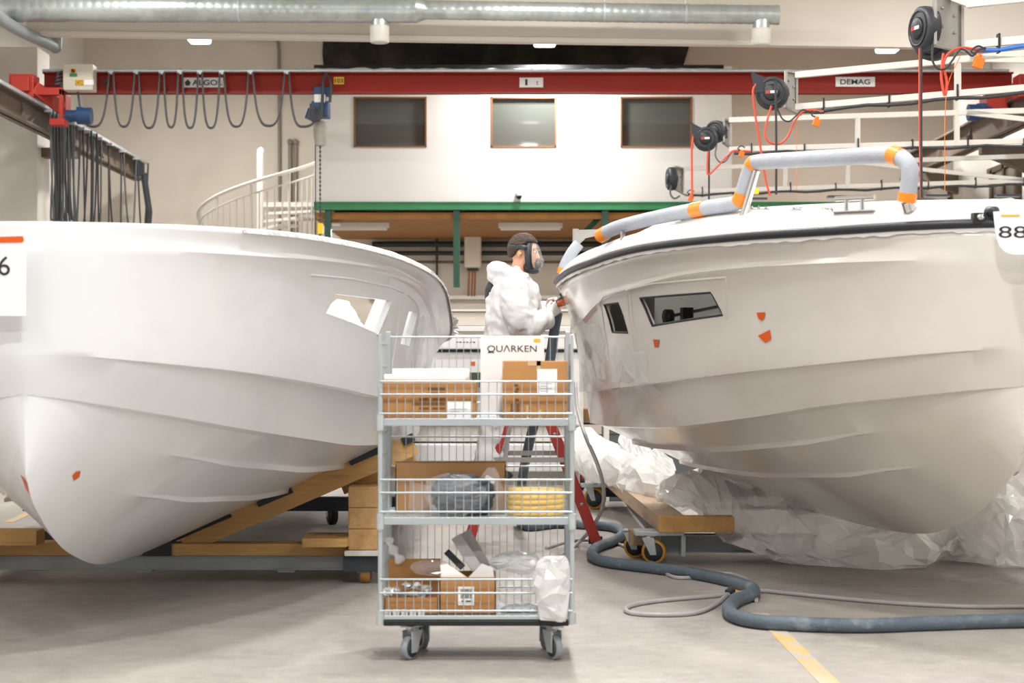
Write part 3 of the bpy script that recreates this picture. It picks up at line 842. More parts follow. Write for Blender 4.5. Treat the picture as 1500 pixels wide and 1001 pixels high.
# control cabinet
c = MB().box(at(92, 132, YC - .32), at(142, 98, YC - .1)).build('control_cabinet', mat('cabinet_grey', 'cfcab9', .5), t, .012)
Yc = YC - .33
MB().box(at(110, 125, Yc), at(122.5, 117, Yc + .006)).build('yellow_label', M['ylab'], c); text('2432', at(116, 121, Yc - .002), 11 * Yc / F, 6.5 * Yc / F, M['ink'], c)
MB().box(at(123, 124.5, Yc), at(137, 117, Yc + .006)).build('white_label', M['paper'], c)
MB().box(at(102, 112, Yc), at(113, 107.5, Yc + .006)).build('green_label', M['green'], c)
k = MB().box(at(104, 107, Yc), at(111, 101, Yc + .006)).build('switch_plate', M['ylab'], c)
MB().lathe([(0, 0), (.022, 0), (.022, .03), (0, .03)], at(107.5, 104, Yc), (0, -1, 0), 12).build('switch_knob', M['red'], c)
mb = MB()
for k in range(4): mb.tube(smoothpath([at(93, 104 + 6 * k, Yc + .1), at(85 - k, 108 + 5 * k, Yc + .05), at(84, 118 + 2 * k, Yc + .1), at(92, 124 + k, Yc + .1)], 5), .014, 6)
mb.build('cabinet_cables', M['cable2'], c)
# festoon loops
tops = [163, 200, 237, 264, 293, 325, 367, 420, 478]
bots = [186, 188, 188, 188, 188, 187, 186, 186, 186]
tops = [114] + tops
for i, (a, b) in enumerate(zip(tops, tops[1:])):
    yb = [186, 186, 188, 187, 188, 188, 186, 185, 186][i]
    pts = []; a0 = a + (3 if i else 0); b0 = b - 3; ya = 133 if i == 0 else 107
    yb2 = 108 if i < 8 else 175
    if i == 8: b0 = 462
    for k in range(25):
        s = k / 24; x = a0 + (b0 - a0) * (s + .045 * math.sin(2 * math.pi * s) * -1)
        w = abs(2 * s - 1) ** 2.6
        e = ya if s < .5 else yb2
        pts.append(at(x, yb - (yb - e) * w, YC - .15 - .03 * (i % 2)))
    mb = MB().tube(pts, .014, 7); mb.tube([p + Vector((.006, -.03, .008)) for p in pts], .010, 6)
    mb.build('cable_loop', M['cable2'], t)
    if i: MB().bar(at(a - 4, 106, YC - .15), at(a + 4, 106, YC - .15), .05, .05).build('cable_trolley', M['steel'], t)
# end carriages and drives
def carriage(x, sgn, name_x):
    e = MB(); X = (x)
    e.box((X - .11, YC - 1.0, 4.62), (X + .11, YC + .9, 4.80))
    for y in (YC - .8, YC + .7): e.box((X - .15, y - .14, 4.56), (X + .15, y + .14, 4.84))
    ec = e.build('end_carriage', M['redl'], t, .01)
    for y in (YC - .8, YC + .7): MB().lathe([(0, -.06), (.1, -.06), (.1, .06), (0, .06)], (X, y, 4.62), (1, 0, 0), 16).build('wheel', M['dsteel'], ec)
    return ec
ec = carriage(at(62, 0, YC).x, 1, 0)
ec2 = carriage(at(1478, 0, YC).x, 1, 0)
m = MB().box(at(86, 182, YC - .9), at(94, 132, YC - .8)).box(at(40, 139, YC - .9), at(94, 130, YC - .8)).box(at(72, 183, YC - .95), at(100, 177, YC - .75)).bar(at(50, 128, YC - .9), at(92, 160, YC - .6), .05, .16)
m.build('pickup_arm', M['redl'], t, .006)
def motor(x0, x1, y, nm, Y):
    mm = MB().tube([at(x0, y, Y), at((x0 + x1) / 2 - 2, y, Y)], .075, 14).tube([at((x0 + x1) / 2 - 2, y, Y), at(x1, y, Y)], .105, 14).box(at((x0 + x1) / 2 - 4, y - 6, Y - .05), at((x0 + x1) / 2 + 8, y - 12, Y + .05))
    mm.build(nm, M['blue'], t, .008)
motor(97, 134, 170, 'drive_motor', YC - .6)
motor(1452, 1418, 165, 'drive_motor', YC - .2)
MB().box(at(1446, 166, YC - .2), at(1466, 148, YC + .1)).build('drive_bracket', M['redl'], t)
# hoist
h = thing('chain_hoist', 'blue electric chain hoist with grey chain bag under the red girder', 'hoist', at(470, 215, YC))
MB().box(at(456, 171, YC - .12), at(484, 152, YC + .12)).box(at(459, 139, YC - .1), at(485, 130, YC + .1)).box(at(464, 152, YC - .05), at(478, 135, YC + .05)).tube([at(457, 160, YC), at(452, 175, YC)], .06, 10).build('hoist_body', M['blue'], h, .012)
MB().box(at(460, 150, YC - .14), at(477, 139, YC - .08)).build('terminal_box', M['plate'], h, .008)
mb = MB()
for k in range(5): mb.tube(smoothpath([at(455 + 3 * k, 152 + 2 * k, YC - .16), at(454 + 2 * k, 172, YC - .18), at(462 + 2 * k, 178 - k, YC - .18), at(468 + k, 160, YC - .16)], 5), .012, 6)
mb.tube(smoothpath([at(478, 108, YC - .15), at(473, 120, YC - .17), at(472, 150, YC - .17), at(466, 178, YC - .17)], 5), .02, 6)
mb.tube(smoothpath([at(478, 108, YC - .15), at(485, 122, YC - .17), at(483, 150, YC - .17)], 5), .02, 6).build('control_cables', M['cable'], h)
MB().lathe([(.05, 0), (.09, .02), (.095, .08), (.07, .30), (.05, .32)], at(469, 177, YC), (0, 0, -1), 14).build('chain_bag', mat('chain_bag', '9d9a90', .7, var=.25), h)
mb = MB(); zt, zb = at(0, 205, YC).z, at(0, 330, YC).z; n = 40; xx = at(469, 0, YC).x
for k in range(n):
    z = zt + (zb - zt) * k / n; L_ = (zt - zb) / n
    if k % 2: mb.box((xx - .012, YC - .004, z - L_ * 1.1), (xx + .012, YC + .004, z))
    else: mb.box((xx - .004, YC - .012, z - L_ * 1.1), (xx + .004, YC + .012, z))
mb.tube([at(462, 200, YC), at(462, 345, YC)], .008, 5).build('lift_chain', M['cable'], h)
hk = MB().box(at(464.5, 343, YC - .05), at(474, 328, YC + .05)).build('hook_block', M['yellow'], h, .01)
MB().tube(smoothpath([at(469, 343, YC), at(469, 348, YC), at(474, 352, YC), at(470, 357, YC), at(465, 354, YC)], 4), .015, 8).build('hook', M['dsteel'], hk)
# ---------------------------------------------------------------- crane runways
def ibeam(x, y0, y1, zt, zb, w):
    return MB().box((x - .015, y0, zb), (x + .015, y1, zt)).box((x - w, y0, zb), (x + w, y1, zb + .025)).box((x - w, y0, zt - .025), (x + w, y1, zt))
xl = at(65, 0, YC).x
t = thing('crane_runway', 'brown steel crane runway beam on the left wall with cables hanging below', 'beam', (xl, 23, 4.2))
ibeam(xl, 17.0, 27.2, 4.52, 4.23, .09).build('runway_beam', M['brown'], t)
MB().box((xl - .03, 17, 4.52), (xl + .03, 27.2, 4.56)).build('rail', M['steel'], t)
MB().box((xl + .10, 17.0, 4.50), (xl + .14, 27.2, 4.54)).build('cable_track', M['steel'], t)
for y in (18.8, 23.1): MB().box((XL, y - .12, 4.1), (xl + .05, y + .12, 4.225)).build('wall_bracket', M['brown'], t)
for y in (19.3, 20.6, 22.2, 24.5, 26.2): MB().prism([(xl + .015, y, 4.26), (xl + .09, y, 4.26), (xl + .015, y, 4.49)], (0, .02, 0)).build('stiffener', M['brown'], t)
random.seed(21)
ys = [21.35, 21.55, 21.7, 21.85, 22.0, 22.2, 22.5, 23.0, 23.3, 23.6, 24.0, 24.6, 25.4, 26.3]
for i, y in enumerate(ys):
    y2 = (ys + [27.1])[i + 1]; zb = 3.1 + .12 * random.random() - .0 * i
    pts = []; x = xl + .12 + .05 * random.random()
    for k in range(21):
        s = k / 20; pts.append(Vector((x + .03 * math.sin(s * 6 + i), y + (y2 - y) * s, 4.50 - (4.50 - zb) * (1 - abs(2 * s - 1) ** 4))))
    for q in range(2 if i < 6 else 1):
        dx = .03 * q + .02 * random.random()
        MB().tube([p + Vector((dx, .05 * q, -.05 * q * math.sin(math.pi * k / 20))) for k, p in enumerate(pts)], .013, 6).build('hanging_cable', M['cable' if (i + q) % 3 else 'cable2'], t)
    MB().box((xl + .10, y - .03, 4.46), (xl + .19, y + .03, 4.50)).build('cable_trolley', M['steel'], t)
MB().box((xl + .05, 26.6, 4.25), (xl + .2, 26.7, 4.45)).tube([(xl + .18, 26.7, 4.3), (xl + .25, 26.8, 3.7), (xl + .2, 26.8, 3.1)], .05, 8).build('end_stop', M['dsteel'], t)
xr = at(1478, 0, YC).x
t = thing('crane_runway', 'brown steel crane runway beam beside the right wall, behind the hose booms', 'beam', (xr, 23, 4.2))
ibeam(xr, 17.0, 27.4, 4.62, 4.26, .10).build('runway_beam', M['brown'], t)
MB().box((xr - .03, 17, 4.62), (xr + .03, 27.4, 4.66)).build('rail', M['steel'], t)
for y in (19.0, 22.6, 25.8): MB().prism([(XR, y, 4.2), (xr - .1, y, 4.2), (xr - .1, y, 4.1), (XR, y, 3.7)], (0, .15, 0)).build('wall_bracket', M['brown'], t)
for y in (20.0, 21.5, 23.4, 25.0): MB().prism([(xr - .015, y, 4.29), (xr - .1, y, 4.29), (xr - .015, y, 4.59)], (0, .02, 0)).build('stiffener', M['brown'], t)
# ---------------------------------------------------------------- spiral stair
YS = 25.6; c0 = at(382, 0, YS); cxs = c0.x; Rr = .92
t = thing('spiral_staircase', 'white steel spiral staircase with handrail beside the mezzanine office', 'staircase', (cxs, YS, 0))
ztop = at(0, 218, YS).z
MB().tube([(cxs, YS, 0), (cxs, YS, ztop - .06)], .06, 16).lathe([(.06, 0), (.045, .06), (0, .09)], (cxs, YS, ztop - .06), (0, 0, 1), 16).build('center_column', M['white'], t)
# angle 0 = +x (office side), turning through the front (-y) and down
def hel(a, z0, r=Rr): return Vector((cxs + r * math.cos(a), YS - r * math.sin(a), z0 - .98 * a / math.pi))
zr = at(0, 232, YS).z
def railz(a):
    return zr - (.92 * (a / math.pi) if a > 0 else a * .25)
def pt(a, dz, r=Rr): return Vector((cxs + r * math.cos(a), YS - r * math.sin(a), railz(a) + dz))
A0, A1 = -.25, 4.6
MB().tube([pt(A0 + (A1 - A0) * k / 60, 0) for k in range(61)], .028, 8).build('handrail', M['white'], t)
MB().tube([pt(A0 + (A1 - A0) * k / 60, -.17) for k in range(61)], .014, 6).build('mid_rail', M['white'], t)
mb = MB(); mp = MB()
n = 40
for k in range(n + 1):
    a = A0 + (A1 - A0) * k / n
    if k % 5 == 0: mp.tube([pt(a, -1.15), pt(a, 0)], .02, 6)
    else: mb.tube([pt(a, -1.1), pt(a, -.17)], .011, 5)
mb.build('balusters', M['white'], t); mp.build('newel_posts', M['white'], t)
for k in range(13):
    a0 = A0 + k * .33; z = at(0, 300, YS).z - .118 * k
    w = [Vector((cxs + r * math.cos(a), YS - r * math.sin(a), z)) for r, a in ((.07, a0), (Rr - .01, a0), (Rr - .01, a0 + .2), (Rr - .01, a0 + .42), (.07, a0 + .42))]
    MB().prism(w, (0, 0, -.035)).build('tread', M['white'], t)
MB().box((cxs + .05, YS - .1, at(0, 304, YS).z), (ox0 + .01, YS + .95, at(0, 297, YS).z)).build('landing', M['white'], t)
# ---------------------------------------------------------------- small fixtures
h = thing('water_heater', 'cream wall-hung water heater under the mezzanine, behind the worker', 'heater', at(692, 396, 27.7))
MB().box(at(680, 392, 27.5), at(705.5, 344, 27.95)).build('casing', M['heater'], h, .03)
MB().box(at(684, 396, 27.6), at(701, 391, 27.9)).build('connection_panel', M['dgrey'], h)
mb = MB()
for x in (687, 692, 696): mb.tube([at(x, 396, 27.7), at(x, 402, 27.7), at(x - 1, 434, 27.75)], .016, 6)
mb.build('pipes', M['copper'], h)
h = thing('security_camera', 'small white dome security camera low on the office front', 'camera', at(759, 292, YO - .1))
MB().box(at(755, 286, YO - .12), at(764, 280, YO)).lathe([(.05, 0), (.055, .02), (.05, .05)], at(760, 282, YO - .12), (0, 0, -1), 16).build('mount', M['whitem'], h, .005)
MB().ell(at(760, 287, YO - .12), (.042, .042, .05), 16, 10).build('dome', M['black'], h)
for i, (x0, x1, y, lab) in enumerate(((478, 570, 316, 'long tube lamp under the left end of the mezzanine'), (730, 824, 316, 'long tube lamp under the middle of the mezzanine'))):
    Yt = 24.7; h = thing('tube_lamp', lab, 'lamp', at((x0 + x1) / 2, y, Yt), 0, 'tube lamps under the mezzanine')
    zc = at(0, y, Yt).z
    MB().box((at(x0, 0, Yt).x, Yt - .06, oz0 - .3), (at(x1, 0, Yt).x, Yt + .06, oz0 - .22)).build('housing', M['white'], h, .008)
    l = bpy.data.lights.new('tube_light', 'AREA'); l.shape = 'RECTANGLE'; l.size = .8; l.size_y = .1; l.energy = 80; l.color = LAMP_COL
    o = bpy.data.objects.new('tube_light', l); COL.objects.link(o); o.parent = h; o.location = (0, 0, oz0 - .345 - h.location.z)
    MB().tube([(at(x0 + 3, 0, Yt).x, Yt, oz0 - .31), (at(x1 - 3, 0, Yt).x, Yt, oz0 - .31)], .025, 10).build('tube', M['tube'], h)
tag(MB().lathe([(0, 0), (.1, 0), (.11, .03), (0, .05)], (at(489, 0, 24.4).x, 24.4, oz0 - .29), (0, 0, 1), 16).build('ceiling_speaker', M['whitem']), 'small round white fitting under the left corner of the mezzanine', 'light fitting')
# ---------------------------------------------------------------- hose booms with reels
def boom(Y, xh, yl, yu, xe, Ye, label, diag):
    t = thing('wall_boom', label, 'boom', at(xh, yl, Y), 0, 'white hose booms on the right wall')
    a = at(xh, yl, Y); zl = a.z; zu = at(xh, yu, Y).z
    k = (Ye - Y) / (at(xe, 0, Ye).x - a.x)
    yat = lambda x: Y + k * (x - a.x)
    xw = XR - .25
    MB().bar((a.x, Y, zl), (xw, yat(xw), zl), .05, .056).build('lower_bar', M['white'], t)
    MB().bar((a.x, Y, zu), (xw, yat(xw), zu), .05, .056).build('upper_bar', M['white'], t)
    for xx in diag: MB().bar((xx, yat(xx), zl), (xx, yat(xx), zu), .05, .05).build('upright', M['white'], t)
    if len(diag):
        x0 = diag[-1]; MB().bar((x0 + .1, yat(x0 + .1), zu), (min(xw, x0 + 2.2), yat(min(xw, x0 + 2.2)), zl), .05, .05).build('brace', M['white'], t)
    MB().box((xw - .05, yat(xw) - .08, zl - 1.4), (xw + .1, yat(xw) + .08, zu + .5)).box((xw, yat(xw) - .1, zl - .6), (XR, yat(xw) + .1, zl - .5)).box((xw, yat(xw) - .1, zu + .2), (XR, yat(xw) + .1, zu + .3)).build('post', M['white'], t)
    # cable tied under the lower bar
    pts = []; n = 24
    for i in range(n + 1):
        x = a.x + .05 + (xw - a.x - .05) * i / n; pts.append(Vector((x, yat(x) - .03, zl - .05 - .012 * math.sin(i * 1.7))))
    MB().tube(pts, .016, 6).build('tied_cable', M['bhose'] if Y < 13 else M['cable'], t)
    for i in range(1, n, 3): MB().box(pts[i] + Vector((-.008, -.012, -.02)), pts[i] + Vector((.006, .05, .12)) if i % 2 else pts[i] + Vector((.006, .05, .09))).build('cable_tie', M['black'], t)
    return t, a, yat
def bracket(t, x0, x1, y0, y1, Y, dy=.12):
    p = [at(x0, y0, Y), at(x1, y0 + 3, Y + dy), at(x1, y1 + 2, Y + dy), at(x0, y1 - 4, Y)]
    mb = MB().prism(p, (0, .012, 0)).bar(at(x0, y0, Y), at(x0, y1 - 4, Y), .02, .06).bar(at(x1, y0 + 3, Y + dy), at(x1, y1 + 2, Y + dy), .02, .05)
    mb.bar(at(x0, y0, Y), at(x1 + 4, y0 + 4, Y + dy), .04, .02).bar(at(x0, y1 - 4, Y), at(x1 + 6, y1 + 6, Y + dy), .04, .02)
    for fx, fy in ((.3, .25), (.75, .4), (.3, .6), (.75, .72)):
        q = at(x0 + (x1 - x0) * fx, y0 + (y1 - y0) * fy, Y + dy * fx - .01); mb.ell(q, (.012, .012, .012), 8, 6)
    mb.build('bracket_plate', M['alu'], t)
def reel(c, r, axis, label, nose=None, logo=True, mount=None):
    t = thing('hose_reel', label, 'hose reel', c, 0, 'black hose reels on the wall booms')
    ax = Vector(axis).normalized(); c = Vector(c); w = r * .36
    MB().lathe([(0, -w), (r * .85, -w), (r * .97, -w * .8), (r, -w * .3), (r, w * .3), (r * .97, w * .8), (r * .85, w), (0, w)], c, ax, 32).build('drum', M['dgrey'], t)
    MB().lathe([(r * .5, 0), (r * .5, r * .06), (r * .42, r * .12), (0, r * .13)], c + ax * w, ax, 24).build('hub', M['black'], t)
    MB().lathe([(r * .78, 0), (r * .82, r * .05), (r * .74, r * .05), (r * .7, 0)], c + ax * w * .98, ax, 32).build('rim_ridge', M['black'], t)
    if logo:
        u = ax.cross(Vector((0, 0, 1))).normalized(); u = u if u.x > 0 else -u
        cc = c + ax * (w + r * .14)
        MB().bar(cc - u * r * .34, cc - u * r * .1, r * .2, r * .012, up=ax).build('red_mark', M['redl'], t)
        MB().bar(cc - u * r * .06, cc + u * r * .34, r * .15, r * .012, up=ax).build('white_mark', M['paper'], t)
    if nose is not None:
        d = Vector(nose); s = ax
        p = [c + Vector((-.35 * r, 0, .9 * r)), c + d * r * 1.25 + Vector((0, 0, .05)), c + d * r * 1.12 - Vector((0, 0, r * .35)), c + Vector((-.98 * r, 0, 0)), c]
        MB().prism([q - s * w * .7 for q in p], s * w * 1.4).build('hose_guide', M['dgrey'], t)
    if mount is not None: MB().bar(c, mount, .05, .07).build('mounting_arm', M['dsteel'], t)
    return t
B1, a1, y1f = boom(12.5, 1416, 66, 6, 1500, 12.3, 'nearest white hose boom, at the top right corner with a blue hose', [])
B2, a2, y2f = boom(15.9, 1166, 157, 110, 1500, 14.8, 'second white hose boom, its end plate just right of the red girder reel', [at(1403, 0, 15.1).x])
B3, a3, y3f = boom(18.9, 1068, 219, 176, 1500, 18.2, 'third white hose boom, carrying a pair of reels at its end', [at(1256, 0, 18.6).x, at(1400, 0, 18.4).x])
B4, a4, y4f = boom(23.3, 1002, 281, 247, 1320, 22.4, 'farthest white hose boom, low in front of the office wall', [at(1150, 0, 22.9).x, at(1240, 0, 22.7).x])
bracket(B1, 1369, 1409, -8, 70, 12.5, .14); bracket(B2, 1151, 1167, 104, 162, 15.9, .14); bracket(B3, 1060, 1068, 175, 213, 18.9, .2); bracket(B4, 989, 1001, 244, 281, 23.3, .15)
MB().bar(at(1396, -5, 12.55), a1 + Vector((.05, 0, .3)), .06, .07).build('arm_end', M['white'], B1)
reel(at(1355, 42, 12.62), .165, (-1, -.28, 0), 'large black hose reel on the nearest boom, seen edge-on at top right', mount=at(1376, 45, 12.56))
reel(at(1368, 60, 12.8), .15, (-.75, -1, 0), 'lower black hose reel tucked under the plate of the nearest boom', logo=False, mount=at(1380, 58, 12.56))
reel(at(1131, 137, 15.85), .155, (-.25, -1, .05), 'black hose reel with pointed guide hanging before the red girder', (-1, 0, .75), mount=at(1154, 135, 15.93))

reel(at(1034, 204, 18.8), .135, (-.2, -1, .05), 'left reel of the pair on the third boom, before the office edge', (-1, 0, .8), mount=at(1063, 198, 18.98))
reel(at(1049, 193, 18.95), .125, (-.75, -1, 0), 'right reel of the pair on the third boom, overlapping its neighbour', logo=False, mount=at(1064, 194, 19.0))
reel(at(984, 262, 23.25), .16, (-1, -.12, 0), 'small far hose reel at the end of the farthest boom', logo=False, mount=at(992, 262, 23.31))
def hose(name, pts, r, m, label, cat='hose', group=None, n=7):
    return tag(MB().tube(smoothpath(pts, 6), r, n).build(name, m), label, cat, group)
def A_(pts, Y): return [at(x, y, Y) for x, y in pts]
hose('air_hose', A_(((1382, 78), (1380, 95), (1379, 115), (1384, 140), (1387, 120), (1382, 95), (1390, 78), (1408, 70), (1432, 73), (1440, 73)), 12.4), .010, M['rhose'], 'red hose looping below the nearest boom')
hose('power_cable', A_(((1366, 66), (1366, 88), (1373, 100), (1384, 101), (1394, 90), (1405, 74), (1413, 73), (1424, 82), (1432, 74), (1444, 70)), 12.35), .008, M['cable'], 'thin black cable looping below the nearest boom', 'cable')
hose('hanging_string', A_(((1406, 83), (1386, 140), (1384, 280)), 12.4), .0028, M['orange'], 'thin orange cord hanging from the nearest boom plate', 'cord')
hose('drop_hose', A_(((1347, 55), (1347, 180), (1349, 290)), 12.6), .007, M['rhose'], 'red hose hanging straight from the nearest reel', 'hose')
hose('drop_cable', A_(((1349.5, 55), (1349.5, 180), (1350, 290)), 12.58), .009, M['cable'], 'dark cable hanging beside the straight red hose from the nearest reel', 'cable')
hose('drop_hose', A_(((1107, 123), (1103, 135), (1106, 165), (1113, 210), (1121, 260), (1128, 287)), 15.82), .010, M['rhose'], 'red hose slanting down from the reel before the red girder')
hose('air_hose', A_(((1130, 155), (1123, 180), (1121, 198), (1128, 209), (1142, 211), (1154, 200), (1164, 178), (1180, 162), (1206, 164)), 15.7), .010, M['rhose'], 'red hose hanging in a loop beside the second boom end plate')
hose('drop_cable', A_(((1136, 118), (1137, 200), (1137, 285)), 15.65), .011, M['cable'], 'dark cable hanging straight below the reel before the red girder', 'cable')
hose('power_cable', A_(((1139, 160), (1146, 174), (1156, 178), (1166, 170), (1176, 161), (1190, 166), (1206, 165)), 15.65), .008, M['cable'], 'thin black cable curling below the second boom end plate', 'cable')
hose('hanging_string', A_(((1167, 180), (1167, 280)), 15.7), .0025, M['orange'], 'thin orange cord hanging below the second boom', 'cord')
hose('drop_hose', A_(((1018, 190), (1013.5, 215), (1013.5, 250), (1014, 292)), 18.78), .012, M['rhose'], 'red hose hanging from the left reel of the third boom')
hose('drop_cable', A_(((1038.5, 205), (1038.5, 250), (1038.5, 292)), 18.74), .011, M['cable'], 'dark cable hanging below the pair of reels', 'cable')
hose('air_hose', A_(((1037, 222), (1036, 245), (1038, 256), (1050, 245), (1066, 228), (1076, 221), (1100, 222)), 18.65), .011, M['rhose'], 'red hose running up from below the reel pair to the third boom')
hose('power_cable', A_(((1050, 212), (1048, 228), (1055, 238), (1063, 236), (1071, 224)), 18.65), .008, M['cable2'], 'thin grey cable looping below the reel pair', 'cable')
hose('power_cable', A_(((983, 272), (982, 284), (988, 291), (996, 287)), 23.1), .012, M['cable2'], 'thin cable loop under the far reel', 'cable')
def plug(x, y, Y, s, label):
    t = thing('power_plug', label, 'plug', at(x, y, Y), 0, 'orange plugs on the hose booms'); c = at(x, y, Y)
    MB().box(c + Vector((-s * .55, -s * .4, -s * .7)), c + Vector((s * .55, s * .4, s * .5)), (0, .35, 0)).lathe([(.0, 0), (s * .35, 0), (s * .35, s * .5), (0, s * .5)], c + Vector((0, 0, s * .4)), (.2, 0, 1), 12).build('plug_body', M['orange'], t, .004)
    MB().tube(smoothpath([c + Vector((0, 0, s * .8)), c + Vector((-s * .8, 0, s * 1.2)), c + Vector((0, 0, s * 1.8)), c + Vector((s * .8, 0, s * 1.4))], 4), .007, 6).build('lead', M['cable'], t)
plug(1433, 91, 12.35, .065, 'orange plug hanging from the nearest boom, under the blue hose')
plug(1196, 179, 15.6, .055, 'orange plug hanging under the second boom')
plug(1086, 226, 18.6, .05, 'orange plug tied under the third boom')
plug(1012, 290, 23.0, .06, 'orange plug by the far reel, above the deck edge')
# ---------------------------------------------------------------- cradles under the boats
def caster(par, c, r, w, yaw=0, tyre=None, up=.16):
    "fork caster with its wheel on the floor at c"
    c = Vector(c); R = Matrix.Rotation(yaw, 3, 'Z'); ax = R @ Vector((1, 0, 0)); fw = R @ Vector((0, 1, 0))
    hub = c + Vector((0, 0, r)); mb = MB()
    for s in (-1, 1):
        o = hub + ax * s * (w / 2 + .008)
        mb.prism([o - fw * .02 - Vector((0, 0, .02)), o + fw * .02 - Vector((0, 0, .02)), o + fw * (r * .55 + .03) + Vector((0, 0, up - r)), o + fw * (r * .55 - .05) + Vector((0, 0, up - r))], ax * s * .005)
    t = hub + fw * (r * .55 - .01) + Vector((0, 0, up - r))
    mb.lathe([(0, -.01), (w * .75, -.01), (w * .9, .008), (w * .6, .015), (0, .015)], t, (0, 0, 1), 16)
    mb.bar(t - fw * .05 + Vector((0, 0, .018)), t + fw * .05 + Vector((0, 0, .018)), w * 2.0, .008)
    ca = mb.build('caster', M['steel'], par)
    wh = MB().lathe([(r * .35, -w / 2), (r * .9, -w / 2), (r, -w * .35), (r, w * .35), (r * .9, w / 2), (r * .35, w / 2)], hub, ax, 28).build('wheel', tyre or M['black'], ca)
    hb = MB().lathe([(0, -w / 2 - .002), (r * .78, -w / 2 - .002), (r * .78, w / 2 + .002), (0, w / 2 + .002)], hub, ax, 20)
    hb.build('wheel_hub', M['dsteel'], ca)
    return ca
YEL = mat('yellow_tyre', 'c08a2c', .5)
BRT = mat('brown_tyre', 'a87a3e', .5)
YL = 10.2
t = thing('boat_cradle', 'timber and grey steel cradle on casters under the undecked hull', 'cradle', (-1.9, YL, 0))
x0, x1 = -3.9, at(548, 0, YL).x
MB().box((x0, YL, .07), (x1 - .03, YL + .1, .155)).box((x0, YL - .01, .145), (x1 - .03, YL + .11, .155)).box((x0, YL - .01, .07), (x1 - .03, YL + .11, .08)).build('cross_beam', M['pgrey'], t, .003)
for x in (-3.3, -2.2, -1.35): MB().box((x - .05, YL - .005, .055), (x + .05, YL + .1, .07)).build('tab', M['pgrey'], t)
MB().box((x0, YL - .02, .156), (-2.16, YL + .14, .235)).build('sleeper', M['pine'], t, .006)
MB().box((at(250, 0, YL).x, YL - .02, .156), (at(508, 0, YL).x, YL + .14, .228)).build('sleeper', M['pine'], t, .006)
MB().prism([at(205, 815, YL - .03), at(251, 815, YL - .03), at(251, 792, YL - .03), at(222, 800, YL - .03)], (0, .15, 0)).build('keel_pad', M['rubber'], t, .005)
def plank(a, b, h, d, m, nm, Y):
    a, b = at(*a, Y), at(*b, Y)
    return MB().bar(a, b, d, h).build(nm, m, t, .004)
plank((268, 797), (607, 651), .128, .06, M['pine'], 'support_arm', YL + .06)
plank((500, 712), (607, 668), .11, .06, M['pine'], 'support_arm', YL + .2)
plank((378, 737), (428, 716), .05, .09, M['rubber'], 'support_pad', YL + .04)
plank((512, 676), (556, 657), .055, .09, M['rubber'], 'support_pad', YL + .04)
plank((590, 648), (606, 640), .05, .08, M['rubber'], 'support_pad', YL + .04)
plank((250, 793), (340, 755), .02, .07, M['rubber'], 'support_pad', YL + .05)
# mirrored arm on the far side of the keel
xm = -2.03
for (a, b, h, nm) in (((268, 797), (607, 651), .128, 'support_arm'),):
    A, B = at(*a, YL + .06), at(*b, YL + .06); MB().bar((2 * xm - A.x, A.y, A.z), (2 * xm - B.x, B.y, B.z), .06, h).build(nm, M['pine'], t, .004)
xa, xb = at(510, 0, 10.05).x, at(553, 0, 10.05).x
for k in range(3): MB().box((xa, 10.05, .205 + .125 * k), (xb, 11.1, .328 + .125 * k)).build('timber_block', M['piney'], t, .006)
MB().box((xa - .02, 10.02, .172), (xb + .02, 10.4, .203)).build('end_plate', M['white'], t, .004)
MB().box((xa - .03, 10.06, .075), (xb + .02, 10.14, .17)).build('end_bracket', M['dsteel'], t)
MB().box((xa + .03, 10.1, .09), (xa + .12, 14.0, .18)).build('side_rail', M['dsteel'], t)
MB().box((2 * xm - xa - .12, 10.1, .09), (2 * xm - xa - .03, 14.0, .18)).build('side_rail', M['dsteel'], t)
MB().box((x0, 13.6, .13), (xa + .12, 13.7, .24)).build('rear_beam', M['dsteel'], t)
caster(t, (at(536, 0, 10.15).x, 10.15, 0), .078, .062, 0, BRT, .17)
caster(t, (-1.46, 13.85, 0), .085, .06, .4, M['black'], .2)
caster(t, (2 * xm - at(536, 0, 10.15).x, 10.15, 0), .078, .062, 0, BRT, .17)
tag(MB().prism([(-1.23, 9.98, .2295), (-.97, 9.98, .2295), (-.90, 10.35, .2295), (-1.23, 10.35, .2295)], (0, 0, .05)).build('wood_offcut', M['pine'], None, .006), 'short wood offcut lying on the cradle sleeper beside the stacked blocks', 'wood')
tag(MB().box((-3.3, 9.98, .237), (-2.78, 10.16, .325)).build('wood_block', M['pine'], None, .006), 'short timber lying on the cradle sleeper at the far left', 'wood')
# right cradle
t = thing('boat_cradle', 'weathered timber and grey steel cradle on yellow casters under the decked boat', 'cradle', (2, 11.2, 0))
q = [Vector((.945, 11.13, .215)), Vector((1.12, 11.13, .215)), Vector((1.0, 15.9, .215)), Vector((.82, 15.9, .215))]
MB().prism(q, (0, 0, .102)).build('long_timber', M['oldwood'], t, .008)
MB().box((.945, 10.97, .217), (1.43, 11.125, .318)).build('cross_timber', M['pinee'], t, .006)
MB().box((.98, 11.25, .06), (2.0, 11.33, .175)).box((.98, 11.21, .165), (2.0, 11.37, .175)).box((.98, 11.21, .06), (2.0, 11.37, .07)).build('cross_beam', M['pgrey'], t)
MB().box((.80, 11.08, .185), (1.12, 11.32, .212)).box((1.10, 11.1, .05), (1.13, 11.3, .185)).build('end_plate', M['steel'], t, .003)
MB().box((.78, 11.3, .10), (.88, 11.5, .2)).build('timber_block', M['oldwood'], t, .005)
MB().box((1.0, 11.4, .07), (1.08, 15.6, .17)).build('side_rail', M['dsteel'], t)
MB().box((.7, 15.45, .1), (3.6, 15.6, .21)).build('rear_beam', M['dsteel'], t)
caster(t, (.925, 11.12, 0), .080, .045, 1.35, YEL, .17)
